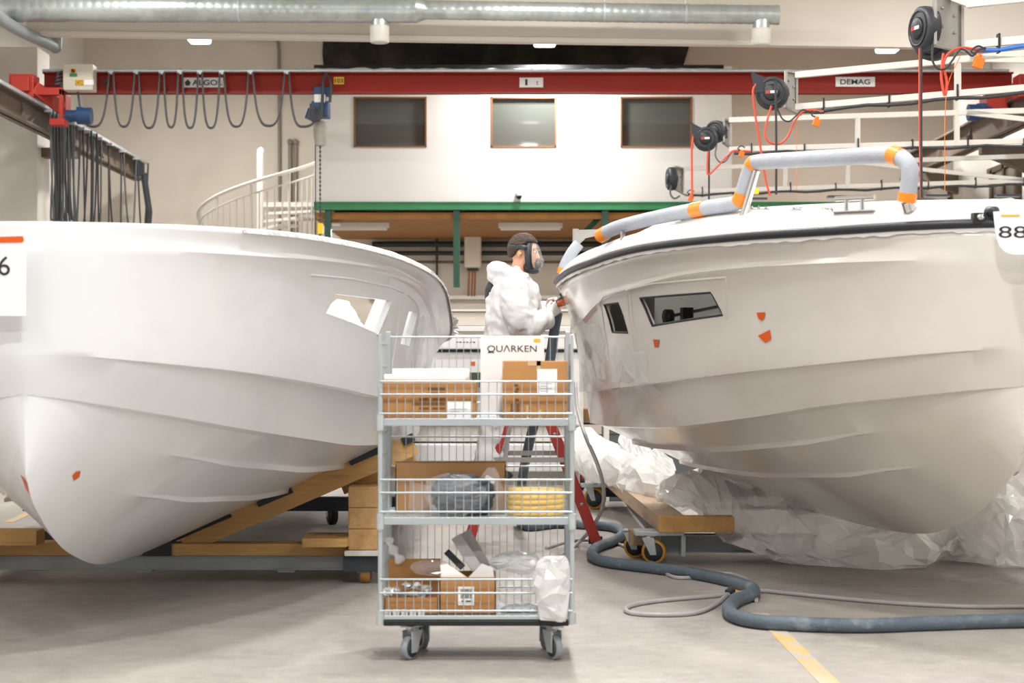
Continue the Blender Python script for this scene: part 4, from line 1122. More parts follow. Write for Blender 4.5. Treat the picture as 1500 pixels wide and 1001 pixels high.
caster(t, (.83, 11.45, 0), .080, .045, 1.2, YEL, .17)
caster(t, (.745, 15.3, 0), .10, .05, 1.1, YEL, .21)
MB().box((.62, 15.2, .205), (1.0, 15.5, .225)).build('end_plate', M['steel'], t)
# ---------------------------------------------------------------- plastic sheeting
def sheetgrid(rows, nu, nv, amp, fr, seed, name, m, label, cat='sheet', group=None, thick=True, wave=None):
    "rows: lists of points (same count) from top to bottom, resampled and crumpled"
    R = [smoothpath(r, nu) for r in rows]; n = len(R[0]); cols = []
    for j in range(n): cols.append(smoothpath([r[j] for r in R], nv))
    G = [[cols[j][i] for j in range(n)] for i in range(len(cols[0]))]
    out = []; ni = len(G)
    for i in range(ni):
        row = []
        for j in range(n):
            p = G[i][j]; a = G[min(i+1, ni-1)][j] - G[max(i-1, 0)][j]; b = G[i][min(j+1, n-1)] - G[i][max(j-1, 0)]
            nn = a.cross(b); nn = nn.normalized() if nn.length > 1e-9 else Vector((0, -1, 0))
            if nn.y > 0: nn = -nn
            s = Vector((seed * 3.7, seed * 1.3, 0)); pp = Vector((p.x * 1.0, p.y * .8, p.z * 1.0))
            w = noise.noise(pp * fr * .6 + s)
            d = 1.25 * folds(pp, fr * .75, seed, 5) + .2 * folds(pp, fr * 2.6, seed + 5, 3) + noise.noise(pp * fr * .4 - s) * .4
            q = p + nn * d * amp
            q.z = max(q.z, .006); row.append(q)
        out.append(row)
    mb = facets(out, .010, seed); o = mb.build(name, m)
    return tag(o, label, cat, group)
A3 = lambda L: [at(x, y, Y) for x, y, Y in L]
sheetgrid([A3([(962, 700, 12.3), (1010, 674, 12.3), (1062, 680, 12.2), (1130, 698, 11.9), (1205, 732, 11.6), (1300, 750, 11.4), (1380, 755, 11.3), (1440, 775, 11.3)]),
           A3([(962, 722, 11.9), (1005, 705, 11.7), (1065, 722, 11.5), (1130, 740, 11.35), (1205, 768, 11.15), (1300, 782, 11.0), (1380, 788, 11.0), (1432, 798, 11.1)]),
           A3([(975, 740, 11.6), (1020, 742, 11.35), (1085, 772, 11.05), (1140, 800, 10.95), (1210, 812, 10.9), (1300, 815, 10.85), (1380, 810, 10.9), (1420, 812, 11.05)]),
           A3([(990, 750, 11.4), (1045, 765, 11.0), (1100, 806, 10.98), (1160, 836, 10.98), (1240, 836, 10.9), (1310, 834, 10.9), (1380, 822, 11.1), (1412, 818, 11.3)])],
          5, 5, .10, 2.4, 1, 'plastic_sheet', M['sheet'], 'translucent white plastic sheet draped over the cradle under the decked boat')
sheetgrid([A3([(1375, 790, 11.9), (1415, 748, 11.8), (1458, 712, 11.6), (1500, 700, 11.5), (1570, 690, 11.5)]),
           A3([(1380, 802, 11.5), (1418, 776, 11.3), (1462, 760, 11.1), (1505, 745, 11.0), (1570, 742, 11.0)]),
           A3([(1392, 815, 11.3), (1425, 808, 11.0), (1465, 802, 10.8), (1510, 795, 10.8), (1570, 795, 10.8)]),
           A3([(1396, 818, 11.4), (1436, 842, 10.95), (1470, 840, 10.85), (1510, 836, 10.9), (1570, 835, 10.9)])],
          5, 5, .10, 2.4, 5, 'plastic_sheet', M['sheet'], 'crumpled white plastic sheet heaped at the right edge behind the keel')
def bundle(path, rads, amp, fr, seed, name, label, k=6, nn=15):
    P = smoothpath([at(*p) for p in path], k); n = len(P); rows = []
    mb = MB().tube(P, [float(np.interp(i / (n - 1), np.linspace(0, 1, len(rads)), rads)) for i in range(n)], nn)
    for i in range(n):
        r = []
        for j in range(nn):
            v = mb.v[i * nn + j]; d = (v - P[i]).normalized(); r.append(v + d * folds(v, fr * .8, seed, 4) * amp)
        rows.append(r + [r[0].copy()])
    return tag(facets(rows, .013, seed).build(name, M['sheet']), label, 'sheet')
bundle([(835, 650, 15.6), (860, 664, 15.4), (888, 676, 15.0), (915, 690, 14.2), (945, 705, 13.2), (985, 726, 12.2)], [.10, .18, .17, .12, .12, .12], .055, 3.4, 2, 'plastic_bundle', 'twisted bundle of white plastic film along the weathered timber behind the trolley')
sheetgrid([A3([(905, 660, 14.6), (912, 634, 14.6), (930, 632, 14.5), (945, 650, 14.3), (985, 672, 13.6)]),
           A3([(905, 680, 14.2), (914, 668, 14.1), (935, 665, 14.0), (955, 676, 13.7), (990, 690, 13.2)]),
           A3([(908, 695, 13.9), (920, 695, 13.6), (940, 700, 13.3), (960, 705, 13.0), (985, 712, 12.7)])],
          7, 8, .03, 3, 9, 'plastic_sheet', M['bagw'], 'thin peaked plastic sheet standing before the grey panel')
# small bundle inside the left hull, seen through its window
o = bundle([(470, 476, 12.6), (495, 468, 12.6), (515, 474, 12.6), (530, 484, 12.6)], [.05, .11, .10, .04], .04, 4, 6, 'plastic_bundle', 'crumpled white film inside the undecked hull, seen through its window')
# ---------------------------------------------------------------- hoses on the floor
def fpath(pts, r): return [fl(x, y, r) for x, y in pts]
def onfloor(name, pts, r, m, label, extra=(), n=10):
    P = list(extra) + fpath(pts, r)
    return tag(MB().tube(smoothpath(P, 8), r, n).build(name, m), label, 'hose')
onfloor('extraction_hose', [(775, 772), (815, 768), (870, 770), (903, 774), (912, 783), (898, 793), (873, 803), (868, 815), (890, 824), (945, 831), (1000, 838), (1055, 848), (1097, 860), (1103, 870), (1080, 879), (1068, 890), (1075, 902), (1110, 911), (1180, 915), (1260, 917), (1350, 914), (1440, 911), (1570, 908)], .036, M['hose'],
    'thick blue-grey extraction hose from the worker snaking over the floor', [at(817, 458, 12.1), at(812, 485, 12.1), at(807, 520, 12.1), at(797, 575, 12.15), at(780, 630, 12.4), at(767, 690, 12.8), at(762, 735, 13.2), at(760, 762, 13.7)], 14)
onfloor('air_hose', [(1600, 893), (1500, 889), (1420, 889), (1330, 885), (1240, 878), (1150, 869), (1110, 866), (1060, 872), (980, 879), (935, 885), (917, 892), (928, 899), (975, 901), (1020, 898), (1050, 885), (1068, 868)], .0125, M['those'], 'pale grey air hose lying in a long loop at right on the floor', (), 8)
onfloor('air_hose', [(800, 803), (840, 792), (885, 793), (920, 803), (960, 828), (985, 845), (1020, 846), (1060, 840), (1090, 847), (1106, 862), (1108, 880)], .012, M['those'], 'thin grey hose crossing the floor beside the red ladder foot', (), 8)
tag(MB().tube(smoothpath([at(843, 560, 12.6), at(846, 600, 12.4), at(858, 640, 12.0), at(875, 680, 11.8), at(884, 715, 11.8), at(882, 745, 11.9), at(868, 772, 12.0), at(848, 795, 12.2), at(820, 815, 11.6)], 8), .0135, 10).build('air_hose', M['those']), 'grey air hose hanging in a curve beside the red ladder', 'hose')

c = fl(1066, 869, .02); tag(MB().tube([c, c + Vector((.03, .02, .02))], .022, 10).build('hose_coupling', M['dgrey']), 'dark coupling where the grey hose crosses the thick hose', 'coupling')
# ---------------------------------------------------------------- middle distance between the boats
def mould():
    Y = 16.0; t = thing('white_mould', 'long white boat mould standing crosswise behind the worker and the trolley', 'mould', at(700, 737, Y))
    z = lambda y: H - (y - CY) * Y / F
    xa, xb = at(560, 0, Y).x, at(850, 0, Y).x
    def part(nm, y0, y1, d0, m, bev=.01, x0=xa, x1=xb): return MB().box((x0, Y + d0, z(y1)), (x1, Y + 1.2, z(y0))).build(nm, m, t, bev)
    part('base', 650, 690, -.15, M['deck']); part('lower_side', 625, 648, .08, M['rawfibre']); part('side_panel', 516, 624, 0, M['deck'])
    part('rim', 491, 512, -.08, M['deck'], .015, at(640, 0, Y).x); part('rim_seam', 512.5, 515.5, -.02, M['dsteel'])
    part('rim', 487, 512, -.05, M['deck'], .02, xa, at(668, 0, Y).x)
    part('plinth', 690, 737, .1, M['rawfibre'])
    MB().box(at(689, 536, Y - .004), at(696, 530, Y - .001)).build('orange_tag', M['tape'], t)
    MB().prism([at(688, 546, Y - .25), at(716, 546, Y - .25), at(716, 568, Y - .25), at(688, 568, Y - .25)], (0, .2, 0)).build('dark_pad', mat('olive_pad', '3c4434', .7), t, .01)
    for k in range(6): MB().bar(at(668 + 5 * k, 502 - (k % 2), Y - .083), at(671 + 5 * k, 501 + (k % 2), Y - .083), .004, .008).build('pencil_mark', M['ink'], t)
    Y = 19.0; t = thing('white_mould', 'farther white panel stack with a pale rail, behind the white mould', 'mould', at(700, 655, Y))
    z = lambda y: H - (y - CY) * Y / F
    xa, xb = at(585, 0, Y).x, at(855, 0, Y).x
    MB().box((xa, Y, z(486)), (xb, Y + .5, z(478))).build('top_rail', M['deck'], t, .01)
    MB().box((xa, Y + .1, z(477)), (xb, Y + .45, z(457))).build('back_board', mat('pale_panel', 'cfc7bb', .6), t)
    MB().box((xa, Y + .05, z(456)), (xb, Y + .5, z(453))).build('cap_rail', M['white'], t)
    MB().box((xa, Y + .1, 0), (xb, Y + .45, z(488))).build('lower_board', M['rawfibre'], t)
mould()
t = thing('grey_panel_box', 'dark grey panelled box behind the decked boat and the plastic bundle', 'box', at(965, 735, 16.2))
MB().box((at(892, 0, 16.2).x, 16.2, 0), (at(1050, 0, 16.2).x, 17.4, at(0, 590, 16.2).z)).build('body', M['panelg'], t, .01)
for y in (636, 662): MB().box((at(892, 0, 16.2).x - .003, 16.195, at(0, y + .8, 16.2).z), (at(1050, 0, 16.2).x, 16.2, at(0, y, 16.2).z)).build('panel_joint', M['black'], t)
MB().box((at(884, 0, 16.2).x, 16.15, 0), (at(892, 0, 16.2).x, 16.25, at(0, 590, 16.2).z)).build('corner_post', M['rawfibre'], t, .004)
t = thing('storage_shelf', 'dark low shelf of cartons far behind the stern of the decked boat', 'shelf', at(860, 640, 19.5))
MB().box(at(835, 641, 19.5), at(888, 636, 20.3)).box(at(835, 622, 19.5), at(888, 619, 20.3)).bar(at(838, 690, 19.6), at(838, 590, 19.6), .06, .06).bar(at(886, 690, 19.6), at(886, 590, 19.6), .06, .06).build('frame', M['dsteel'], t)
for x in (841, 853, 867): tag(MB().box(at(x, 618.5, 19.7), at(x + 11, 598, 20.2)).build('carton', M['cardd'], None, .005), f'dim carton on the low shelf, {["left", "middle", "right"][(x - 841) // 12]} of three', 'carton', 'cartons on the low shelf')
t = thing('pallet_truck', 'low red pallet truck behind the ladder and the plastic bundle', 'pallet truck', at(842, 700, 17.5))
MB().box((at(815, 0, 17.5).x, 17.5, .1), (at(853, 0, 17.5).x, 17.9, .28)).box(at(838, 682, 17.5), at(851, 663, 17.8)).build('body', M['red'], t, .01)
MB().lathe([(0, -.03), (.075, -.03), (.075, .03), (0, .03)], (at(849, 0, 17.6).x, 17.6, .075), (1, .4, 0), 16).build('wheel', M['black'], t)
MB().lathe([(0, -.03), (.075, -.03), (.075, .03), (0, .03)], (at(842, 0, 17.9).x, 17.9, .075), (1, .4, 0), 16).build('wheel', M['black'], t)
t = thing('blue_crate', 'blue plastic crate at the end of the timber cradle arm, behind the trolley', 'crate', at(597, 680, 14.0))
MB().box(at(584, 725, 14.0), at(603, 661, 14.3)).build('body', M['bhose'], t, .01)
MB().box(at(583, 664, 13.98), at(604, 659, 14.32)).build('rim', M['bhose'], t, .006)
# ---------------------------------------------------------------- wire trolley
YF, YR = 7.44, 7.86
tx0, tx1 = at(557, 0, YF).x, at(838, 0, YF).x
def tz(y, Y=YF): return H - (y - CY) * Y / F
T = thing('wire_trolley', 'tall galvanised wire trolley with three shelves of parts between the two boats', 'trolley', ((tx0 + tx1) / 2, YF + .2, 0))
zt = tz(483)
ztb = tz(494, YR)
for x, s in ((tx0, 1), (tx1, -1)):
    MB().box((x - .006, YF, tz(911)), (x + .006, YF + .012, zt - .02)).tube([(x, YF + .006, tz(911)), (x, YF + .006, tz(560))], .011, 10).build('front_post', M['zinc'], T, .002)
    mb = MB().box((x + s * .006 - .012, YR - .02, tz(911)), (x + s * .006 + .012, YR + .005, zt + .0)).build('rear_post', M['zinc'], T, .003)
    mb = MB()
    for k in range(13):
        z = tz(905) + (zt - .06 - tz(905)) * k / 12
        mb.tube([(x, YF + .006, z), (x, YR - .01, z)], .0028, 5)
    for k in range(1, 8): mb.tube([(x, YF + (YR - YF) * k / 8, tz(905)), (x, YF + (YR - YF) * k / 8, zt - .06)], .0022, 5)
    mb.build('side_panel', M['zinc'], T)
# back panel
mb = MB(); nx = 24
for k in range(nx + 1):
    x = tx0 + .02 + (tx1 - tx0 - .04) * k / nx
    mb.tube([(x, YR - .008, tz(905)), (x, YR - .008, ztb)], .0018, 5)
for z in (ztb, tz(590, YR), tz(683, YR), tz(745, YR), tz(640, YR), tz(860, YR)): mb.tube([(tx0, YR - .012, z), (tx1, YR - .012, z)], .0042, 6)
mb.build('back_panel', M['zinc'], T)
def frontpanel(rails, yb):
    mb = MB()
    for y in rails: mb.tube([(tx0, YF - .004, tz(y)), (tx1, YF - .004, tz(y))], .0046, 8)
    for k in range(1, 23):
        x = tx0 + (tx1 - tx0) * k / 23
        mb.tube([(x, YF + .003, tz(yb)), (x, YF + .003, tz(rails[0]))], .0022, 5)
    mb.build('front_panel', M['zinc'], T)
frontpanel((559, 578, 606), 612); frontpanel((703, 722, 750), 758); frontpanel((849, 869, 895), 903)
for y0, y1 in ((613, 624), (758, 769), (902, 908)):
    s = MB().box((tx0 + .004, YF - .004, tz(y1)), (tx1 - .004, YF + .008, tz(y0))).box((tx0 + .01, YF + .008, tz(y0) - .008), (tx1 - .01, YR - .02, tz(y0) - .002)).box((tx0 + .01, YR - .03, tz(y1)), (tx1 - .01, YR - .02, tz(y0))).build('shelf', M['zinc'], T, .002)
    mb = MB()
    for x in (tx0, tx1):
        mb.tube([(x, YF - .004, tz(y1) - .02), (x, YF - .004, tz(y0) + .015)], .017, 10)
    mb.build('shelf_hook', M['steel'], s)
MB().box((tx0 + .015, YF - .01, tz(917)), (tx1 - .015, YR, tz(909))).build('bumper_strip', M['black'], T, .003)
TY = mat('grey_tyre', '8d9499', .55)
rw = .054
def tcaster(x, y, yaw):
    c = caster(T, (x, y, 0), rw, .03, yaw, TY, .128)
    MB().lathe([(0, 0), (.016, 0), (.016, .03), (0, .03)], (x + .0, y + .0, .128), (0, 0, 1), 10).build('stem', M['steel'], c)
tcaster(tx0 + .125, YF + .06, -.55); tcaster(tx1 - .075, YF + .06, .5)
tcaster(tx0 + .165, YR - .06, .4); tcaster(tx1 - .105, YR - .07, -.3)
Zs = [tz(613) - .001, tz(758) - .001, tz(902) - .001]
# --- sign
t = thing('trolley_sign', 'white card sign with dark lettering hung on the back of the wire trolley', 'sign', at(751, 560, YR - .03))
MB().box(at(704, 618, YR - .026), at(797, 492, YR - .022)).build('card', M['sign'], t)
SIGNW = 72 * YR / F
tx = []
text('QU\u039bRKEN', at(750, 511.5, YR - .0285), SIGNW, 11.5 * YR / F, M['ink'], t)
MB().bar(at(715, 516.5, YR - .0285), at(722, 515, YR - .0285), .001, .006, up=(0, 0, 1)).build('letter_tail', M['ink'], t)
MB().box(at(782, 501, YR - .029), at(791.5, 496.5, YR - .027)).build('yellow_sticker', M['ylab'], t)
# --- cartons
def carton(label, x0, x1, y0, z0, Yn, dep, m=M['card'], marks=(), tape=None, lab=None, rz=0.):
    A = at(x0, y0, Yn); B = at(x1, y0, Yn)
    t = thing('carton', label, 'carton', ((A.x + B.x) / 2, Yn + dep / 2, z0), 0, 'cartons on the trolley')
    MB().box((A.x, Yn, z0), (B.x, Yn + dep, A.z)).build('body', m, t, .004)
    mb = MB().box((A.x + .002, Yn + dep * .5 - .003, A.z), (B.x - .002, Yn + dep * .5 + .003, A.z + .001))
    mb.build('flap_seam', M['cardd'], t)
    if marks:
        mb = MB()
        for (a, b, c, d) in marks: mb.box(at(a, d, Yn - .0015), at(c, b, Yn + .001))
        mb.build('printed_marks', mat('carton_print', '6b4a2c', .7), t)
    if tape:
        tm = mat('packing_tape', 'c9a98a', .25)
        for (a, b, c, d) in tape: MB().box(at(a, d, Yn - .002), at(c, b, Yn + .001)).build('packing_tape', tm, t)
    if lab:
        for (a, b, c, d) in lab:
            l = MB().box(at(a, d, Yn - .003), at(c, b, Yn + .001)).build('paper_label', M['paper'], t)
            mb = MB(); random.seed(int(a))
            yy = b + (d - b) * .45
            while yy < d - 3:
                w = (c - a) * (.3 + .5 * random.random()); mb.box(at(a + 4, yy + 1.0, Yn - .004), at(a + 4 + w, yy, Yn - .002)); yy += 3.6
            mb.build('printed_lines', mat('faint_print', 'a5a5ac', .7), l)
    return t
marks = [(627, 568, 652, 572), (630, 575, 652, 578), (614, 583, 628, 587), (633, 583, 652, 587), (604, 590, 652, 594), (614, 597, 628, 600), (633, 597, 652, 600), (614, 604, 628, 606)]
carton('low brown carton with white label on the top shelf, under the white rolls', 561, 697, 560, Zs[0], YF + .03, .3, M['card'], marks, [(562, 560, 697, 562), (690, 562, 692.5, 614)], [(655, 588, 690, 613)])
carton('tall brown carton with tape and paper label on the right of the top shelf', 736, 831, 529, Zs[0], YF + .035, .28, M['card'], [(753, 563, 759, 566), (756, 568, 760, 572), (753, 573, 759, 576), (755, 584, 760, 588), (748, 592, 750, 604), (751, 592, 754, 604), (756, 592, 761, 604), (738, 596, 742, 597)], [(773, 529, 792, 536), (786, 529, 792, 545), (736.5, 529, 738, 540), (771, 594, 774, 614), (789, 600, 793, 614)], [(787, 541, 816, 579)])
# white rolls on the low carton
zc = at(0, 560, YF + .03).z
def roll(x0, x1, Y, r, z, label): 
    return tag(MB().lathe([(0, 0), (r * .9, 0), (r, .004), (r, abs(at(x1, 0, Y).x - at(x0, 0, Y).x) - .004), (r * .9, abs(at(x1, 0, Y).x - at(x0, 0, Y).x)), (0, abs(at(x1, 0, Y).x - at(x0, 0, Y).x))], (at(x0, 0, Y).x, Y, z + r), (1, 0, 0), 20).build('white_roll', M['bandw']), label, 'roll', 'white rolls on the low carton')
roll(563, 682, YF + .07, .0165, zc + .001, 'lower front white roll lying on the low carton')
roll(575, 687, YF + .14, .029, zc + .001, 'upper longer white roll lying at the back of the low carton')
# open carton with tall back flap on the middle shelf
t = thing('open_carton', 'large opened brown carton standing at the left of the middle shelf', 'carton', at(660, 758, YF + .26))
z1, z0 = tz(678, YF + .3), Zs[1]
Ax, Bx = at(579, 0, YF + .3).x, at(741, 0, YF + .3).x
MB().box((Ax, YF + .30, z0), (Bx, YF + .306, z1)).box((Ax, YF + .30, z0), (Ax + .006, YF + .36, z1 - .01)).box((Bx - .006, YF + .30, z0), (Bx, YF + .36, z1 - .01)).build('front_panel', M['card2'], t, .001)
MB().box((Ax, YF + .30, z1), (Bx, YF + .36, z1 + .005)).box((Ax, YF + .306, z0), (Bx, YF + .36, z0 + .01)).build('inner_flap', M['cardd'], t)
def blob(path_c, r, amp, fr, seed, name, m, label, cat, group=None, flat=None, parent=None, n=28):
    c = Vector(path_c); nn = max(12, n // 2); mm = max(7, n // 3); rows = []
    for i in range(mm + 1):
        th = math.pi * i / mm; row = []
        for j in range(nn):
            p = 2 * math.pi * (j + .5 * (i % 2)) / nn
            d = Vector((r[0] * math.sin(th) * math.cos(p), r[1] * math.sin(th) * math.sin(p), r[2] * math.cos(th)))
            q = c + d * (1 + amp * 1.2 * folds(c + d, fr, int(seed), 4))
            if flat is not None: q.z = max(q.z, flat)
            row.append(q)
        rows.append(row + [row[0].copy()])
    mb = facets(rows, min(r) * amp * .35, int(seed))
    o = mb.build(name, m, parent)
    return tag(o, label, cat, group) if parent is None else o
# dark coil in a clear bag
cz = Zs[1]
t = thing('bagged_hose_coil', 'dark blue-grey hose coil in a clear bag on the middle shelf', 'hose coil', at(680, 756, YF + .14))
c = at(678, 722, YF + .15); mb = MB()
for k, (R_, dz) in enumerate(((.115, -.045), (.125, -.02), (.12, .005), (.105, .03), (.085, .045), (.1, -.06))):
    mb.tube([c + Vector((R_ * math.cos(a), R_ * .75 * math.sin(a), dz + .02 * math.sin(a * 2 + k))) for a in [2 * math.pi * i / 30 for i in range(31)]], .021, 9)
mb.build('coil', mat('dark_hose', '39434e', .5, var=.15), t)
c2 = at(668, 727, YF + .13)
blob(c2, (.145, .115, .10), .14, 9, 3, 'clear_bag', M['bag'], None, None, None, cz + .004, t, 36)
p = [at(x, y, YF + .14) for x, y in ((600, 705), (628, 712), (640, 755), (598, 756))]
MB().grid([[p[0].lerp(p[1], s / 6) + Vector((0, .01 * math.sin(s * 2), 0)) for s in range(7)], [p[3].lerp(p[2], s / 6) + Vector((0, -.015 * math.sin(s * 3), 0)) for s in range(7)]]).build('bag_fold', M['bag'], t)
t = thing('clear_bag', 'open clear bag with a white part standing behind the dark hose coil', 'bag', at(725, 756, YF + .2))
rows = []
for (xa, ya, xb, yb, d) in ((714, 686, 726, 684, .02), (704, 700, 732, 697, .035), (700, 718, 738, 716, .05), (698, 740, 744, 742, .05), (700, 757, 742, 757, .05)):
    A, B = at(xa, ya, YF + .2), at(xb, yb, YF + .2); m_ = (A + B) / 2; rx = (B.x - A.x) / 2; row = []
    for k in range(25):
        a = 2 * math.pi * k / 24; q = m_ + Vector((rx * math.cos(a), d * math.sin(a), 0)); q += Vector((0, .01 * ridge(q, 14, 2), 0)); row.append(q)
    rows.append(row)
MB().grid(rows).build('bag', M['bag'], t)
MB().box(at(706, 722, YF + .2), at(722, 698, YF + .22), (0, .5, 0)).build('white_part', M['paper'], t, .004)
# yellow hose coil
t = thing('yellow_hose_coil', 'coil of yellow hose in clear wrap at the right of the middle shelf', 'hose coil', at(790, 757, YF + .17))
c = at(785, 757, YF + .17); mb = MB(); rad = .0125; mb2 = None
for k in range(5):
    mb.tube([Vector((c.x + .118 * math.cos(a), c.y + .1 * math.sin(a), Zs[1] + rad + k * .0225 + .003 * math.sin(a + k))) for a in [2 * math.pi * i / 40 for i in range(41)]], rad, 9)
mb.build('coil', M['yellow'], t)
rows = []
for z, r in ((.002, .133), (.05, .137), (.1, .135), (.125, .12), (.128, .09)):
    rows.append([Vector((c.x + (r + .004 * ridge(Vector((math.cos(a), math.sin(a), z * 8)), 4, 2)) * math.cos(a), c.y + (r * .86) * math.sin(a), Zs[1] + z)) for a in [2 * math.pi * i / 48 for i in range(49)]])
MB().grid(rows).build('clear_wrap', M['bag'], t)
tag(MB().box(at(824, 757, YF + .16), at(834, 731, YF + .22)).build('grey_box', M['pgrey'], None, .004), 'small grey box squeezed between yellow coil and trolley side', 'box')
# --- bottom shelf
def openbox(label, x0, x1, y0, Y, dep, front_y=None, bar=False, m=M['card']):
    A, B = at(x0, y0, Y), at(x1, y0, Y); z0 = Zs[2]; zf = at(0, front_y or y0, Y).z; zb = A.z
    t = thing('open_carton', label, 'carton', ((A.x + B.x) / 2, Y + dep / 2, z0), 0, 'open cartons on the bottom shelf'); w = .005
    MB().box((A.x, Y, z0), (B.x, Y + w, zf)).box((A.x, Y + dep - w, z0), (B.x, Y + dep, zb)).box((A.x, Y, z0), (A.x + w, Y + dep, zf)).box((B.x - w, Y, z0), (B.x, Y + dep, zf)).box((A.x, Y, z0), (B.x, Y + dep, z0 + w)).build('body', m, t, .001)
    return t
t1 = openbox('open carton of silver-wrapped pieces at the left of the bottom shelf', 563, 642, 828, YF + .04, .25, 876)
MB().box((at(569, 0, YF + .29).x, YF + .286, Zs[2]), (at(650, 0, YF + .29).x, YF + .29, at(0, 829, YF + .29).z)).build('back_flap', M['card'], t1)
random.seed(4)
for i, (x, y) in enumerate(((568, 868), (582, 866), (596, 860), (612, 859), (626, 864), (590, 872), (606, 872), (620, 873))):
    c = at(x, y, YF + .09 + .06 * (i % 3)); blob(c, (.026, .03, .017), .35, 22, i * 2.7, 'silver_packet', M['silver'], f'crinkled silver packet in the left open carton, {["first from the left, low", "second from the left", "third from the left, upright", "fourth from the left, tallest", "rightmost", "front row, left", "front row, middle", "front row, right"][i]}', 'packet', 'silver packets in the open carton', n=14)
for i in range(5):
    x = 563 + i * 12.3
    tag(MB().box(at(x, 903, YF + .012), at(x + 10, 893, YF + .03)).build('white_block', M['paper'], None, .002), f'small white block along the front of the bottom shelf, {["leftmost", "second from left", "middle", "fourth from left", "rightmost"][i]} of five', 'block', 'white blocks on the bottom shelf')
t2 = openbox('open carton with barcode label in the middle of the bottom shelf', 644, 726, 846, YF + .045, .24)
l = MB().box(at(671, 887, YF + .042), at(694.5, 860, YF + .046)).build('barcode_label', M['paper'], t2); mb = MB(); random.seed(9)
x = 675.0
while x < 691: w = random.choice((.5, .9, 1.4)); mb.box(at(x, 877, YF + .0405), at(x + w, 863.5, YF + .0425)); x += w + random.choice((.6, .9))
mb.box(at(676, 882, YF + .0405), at(680, 880, YF + .0425)).box(at(682, 882, YF + .0405), at(690, 880, YF + .0425)); mb.build('barcode', M['ink'], l)
for s, pts in ((0, ((646, 846), (645, 828), (655, 826), (684, 846))), (1, ((686, 846), (706, 826), (722, 832), (724, 848)))):
    MB().prism([at(x, y, YF + .06 + .02 * s) for x, y in pts], (0, .002, 0)).build('paper_flap', M['paper'], t2)
def slab(label, a, b, w, th, Y, m, tilt=0, nm='grey_panel_part', group=None):
    A, B = at(*a, Y), at(*b, Y + .05)
    return tag(MB().bar(A, B, th, w, up=(1, 0, .3)).build(nm, m, None, .003), label, 'panel', group)
GP = mat('pale_grey_plastic', 'b9b4b6', .4)
slab('longer pale grey panel leaning out of the barcode carton', (699, 834), (668, 786), .05, .012, YF + .14, GP, group='grey panels in the barcode carton')
slab('second pale grey panel leaning behind the longer one in the barcode carton', (712, 832), (681, 779), .05, .012, YF + .2, GP, group='grey panels in the barcode carton')
slab('dark panel edge leaning beside the pale grey panels', (678, 832), (654, 808), .03, .01, YF + .18, M['dgrey'])
blob(at(633, 832, YF + .22), (.09, .06, .038), .12, 10, 3, 'clear_bag', M['bag'], 'clear bag of grey parts lying behind the left open carton', 'bag')

o = MB(); P0 = smoothpath([at(568, 790, YF + .3), at(576, 806, YF + .28), at(588, 824, YF + .26)], 6)
tag(MB().tube(P0, [.018 + .008 * math.sin(i * 1.3) for i in range(len(P0))], 14).build('clear_bag', M['bagw']), 'narrow rolled clear bag leaning in the left rear corner of the bottom shelf', 'bag')
blob(at(760, 850, YF + .2), (.125, .12, .12), .13, 7, 8, 'clear_bag', M['bag'], 'large clear bag filling the right half of the bottom shelf', 'bag', None, Zs[2] + .004, None, 40)
blob(at(752, 824, YF + .2), (.115, .1, .045), .2, 8, 18, 'clear_bag', M['bagw'], 'crumpled milky bag on top of the large clear bag', 'bag', None, None, None, 36)
blob(at(765, 892, YF + .14), (.085, .06, .022), .2, 12, 2, 'grey_part', M['pgrey'], 'grey part lying low inside the large clear bag', 'part', None, Zs[2] + .002, None, 20)
rows = []
for (xa, ya, xb, yb, d) in ((796, 817, 828, 817, .02), (783, 830, 834, 828, .05), (781, 855, 834, 850, .055), (781, 880, 833, 878, .045), (786, 905, 831, 900, .03), (796, 914, 828, 912, .012)):
    A, B = at(xa, ya, YF - .055), at(xb, yb, YF - .055); m_ = (A + B) / 2; rx = (B.x - A.x) / 2; row = []
    for k in range(33):
        a = 2 * math.pi * k / 32; q = m_ + Vector((rx * math.cos(a), d * math.sin(a), 0)); q += Vector((.004, .012, .006)) * ridge(q + Vector((3, 1, 0)), 12, 3); row.append(q)
    rows.append(row)
R2 = []
for a, b in zip(rows, rows[1:]):
    for k in range(4): R2.append([p.lerp(q, k / 4) for p, q in zip(a, b)])
R2.append(rows[-1]); c0, c1 = sum(R2[0], Vector()) / 33, sum(R2[-1], Vector()) / 33
R2 = [[c0] * 33] + R2 + [[c1] * 33]
for r in R2[1:-1]:
    for i, q in enumerate(r): r[i] = q + Vector((.004, .016, .004)) * folds(q, 11, 4, 6)
t = thing('milky_bag', 'milky plastic bag bulging over the front rail at the lower right of the trolley', 'bag', at(810, 914, YF - .03))
facets([[r[i] for i in range(0, 33, 2)] for r in R2[::2]], .005, 8).build('bag', M['bagw'], t)
for x, y in ((780, 826), (804, 826)): MB().lathe([(.006, 0), (.014, .003), (.016, .012), (.010, .014), (.004, .010)], at(x, y, YF - .06), (0, 1, 0), 16).build('bag_knot', M['bagw'], t)
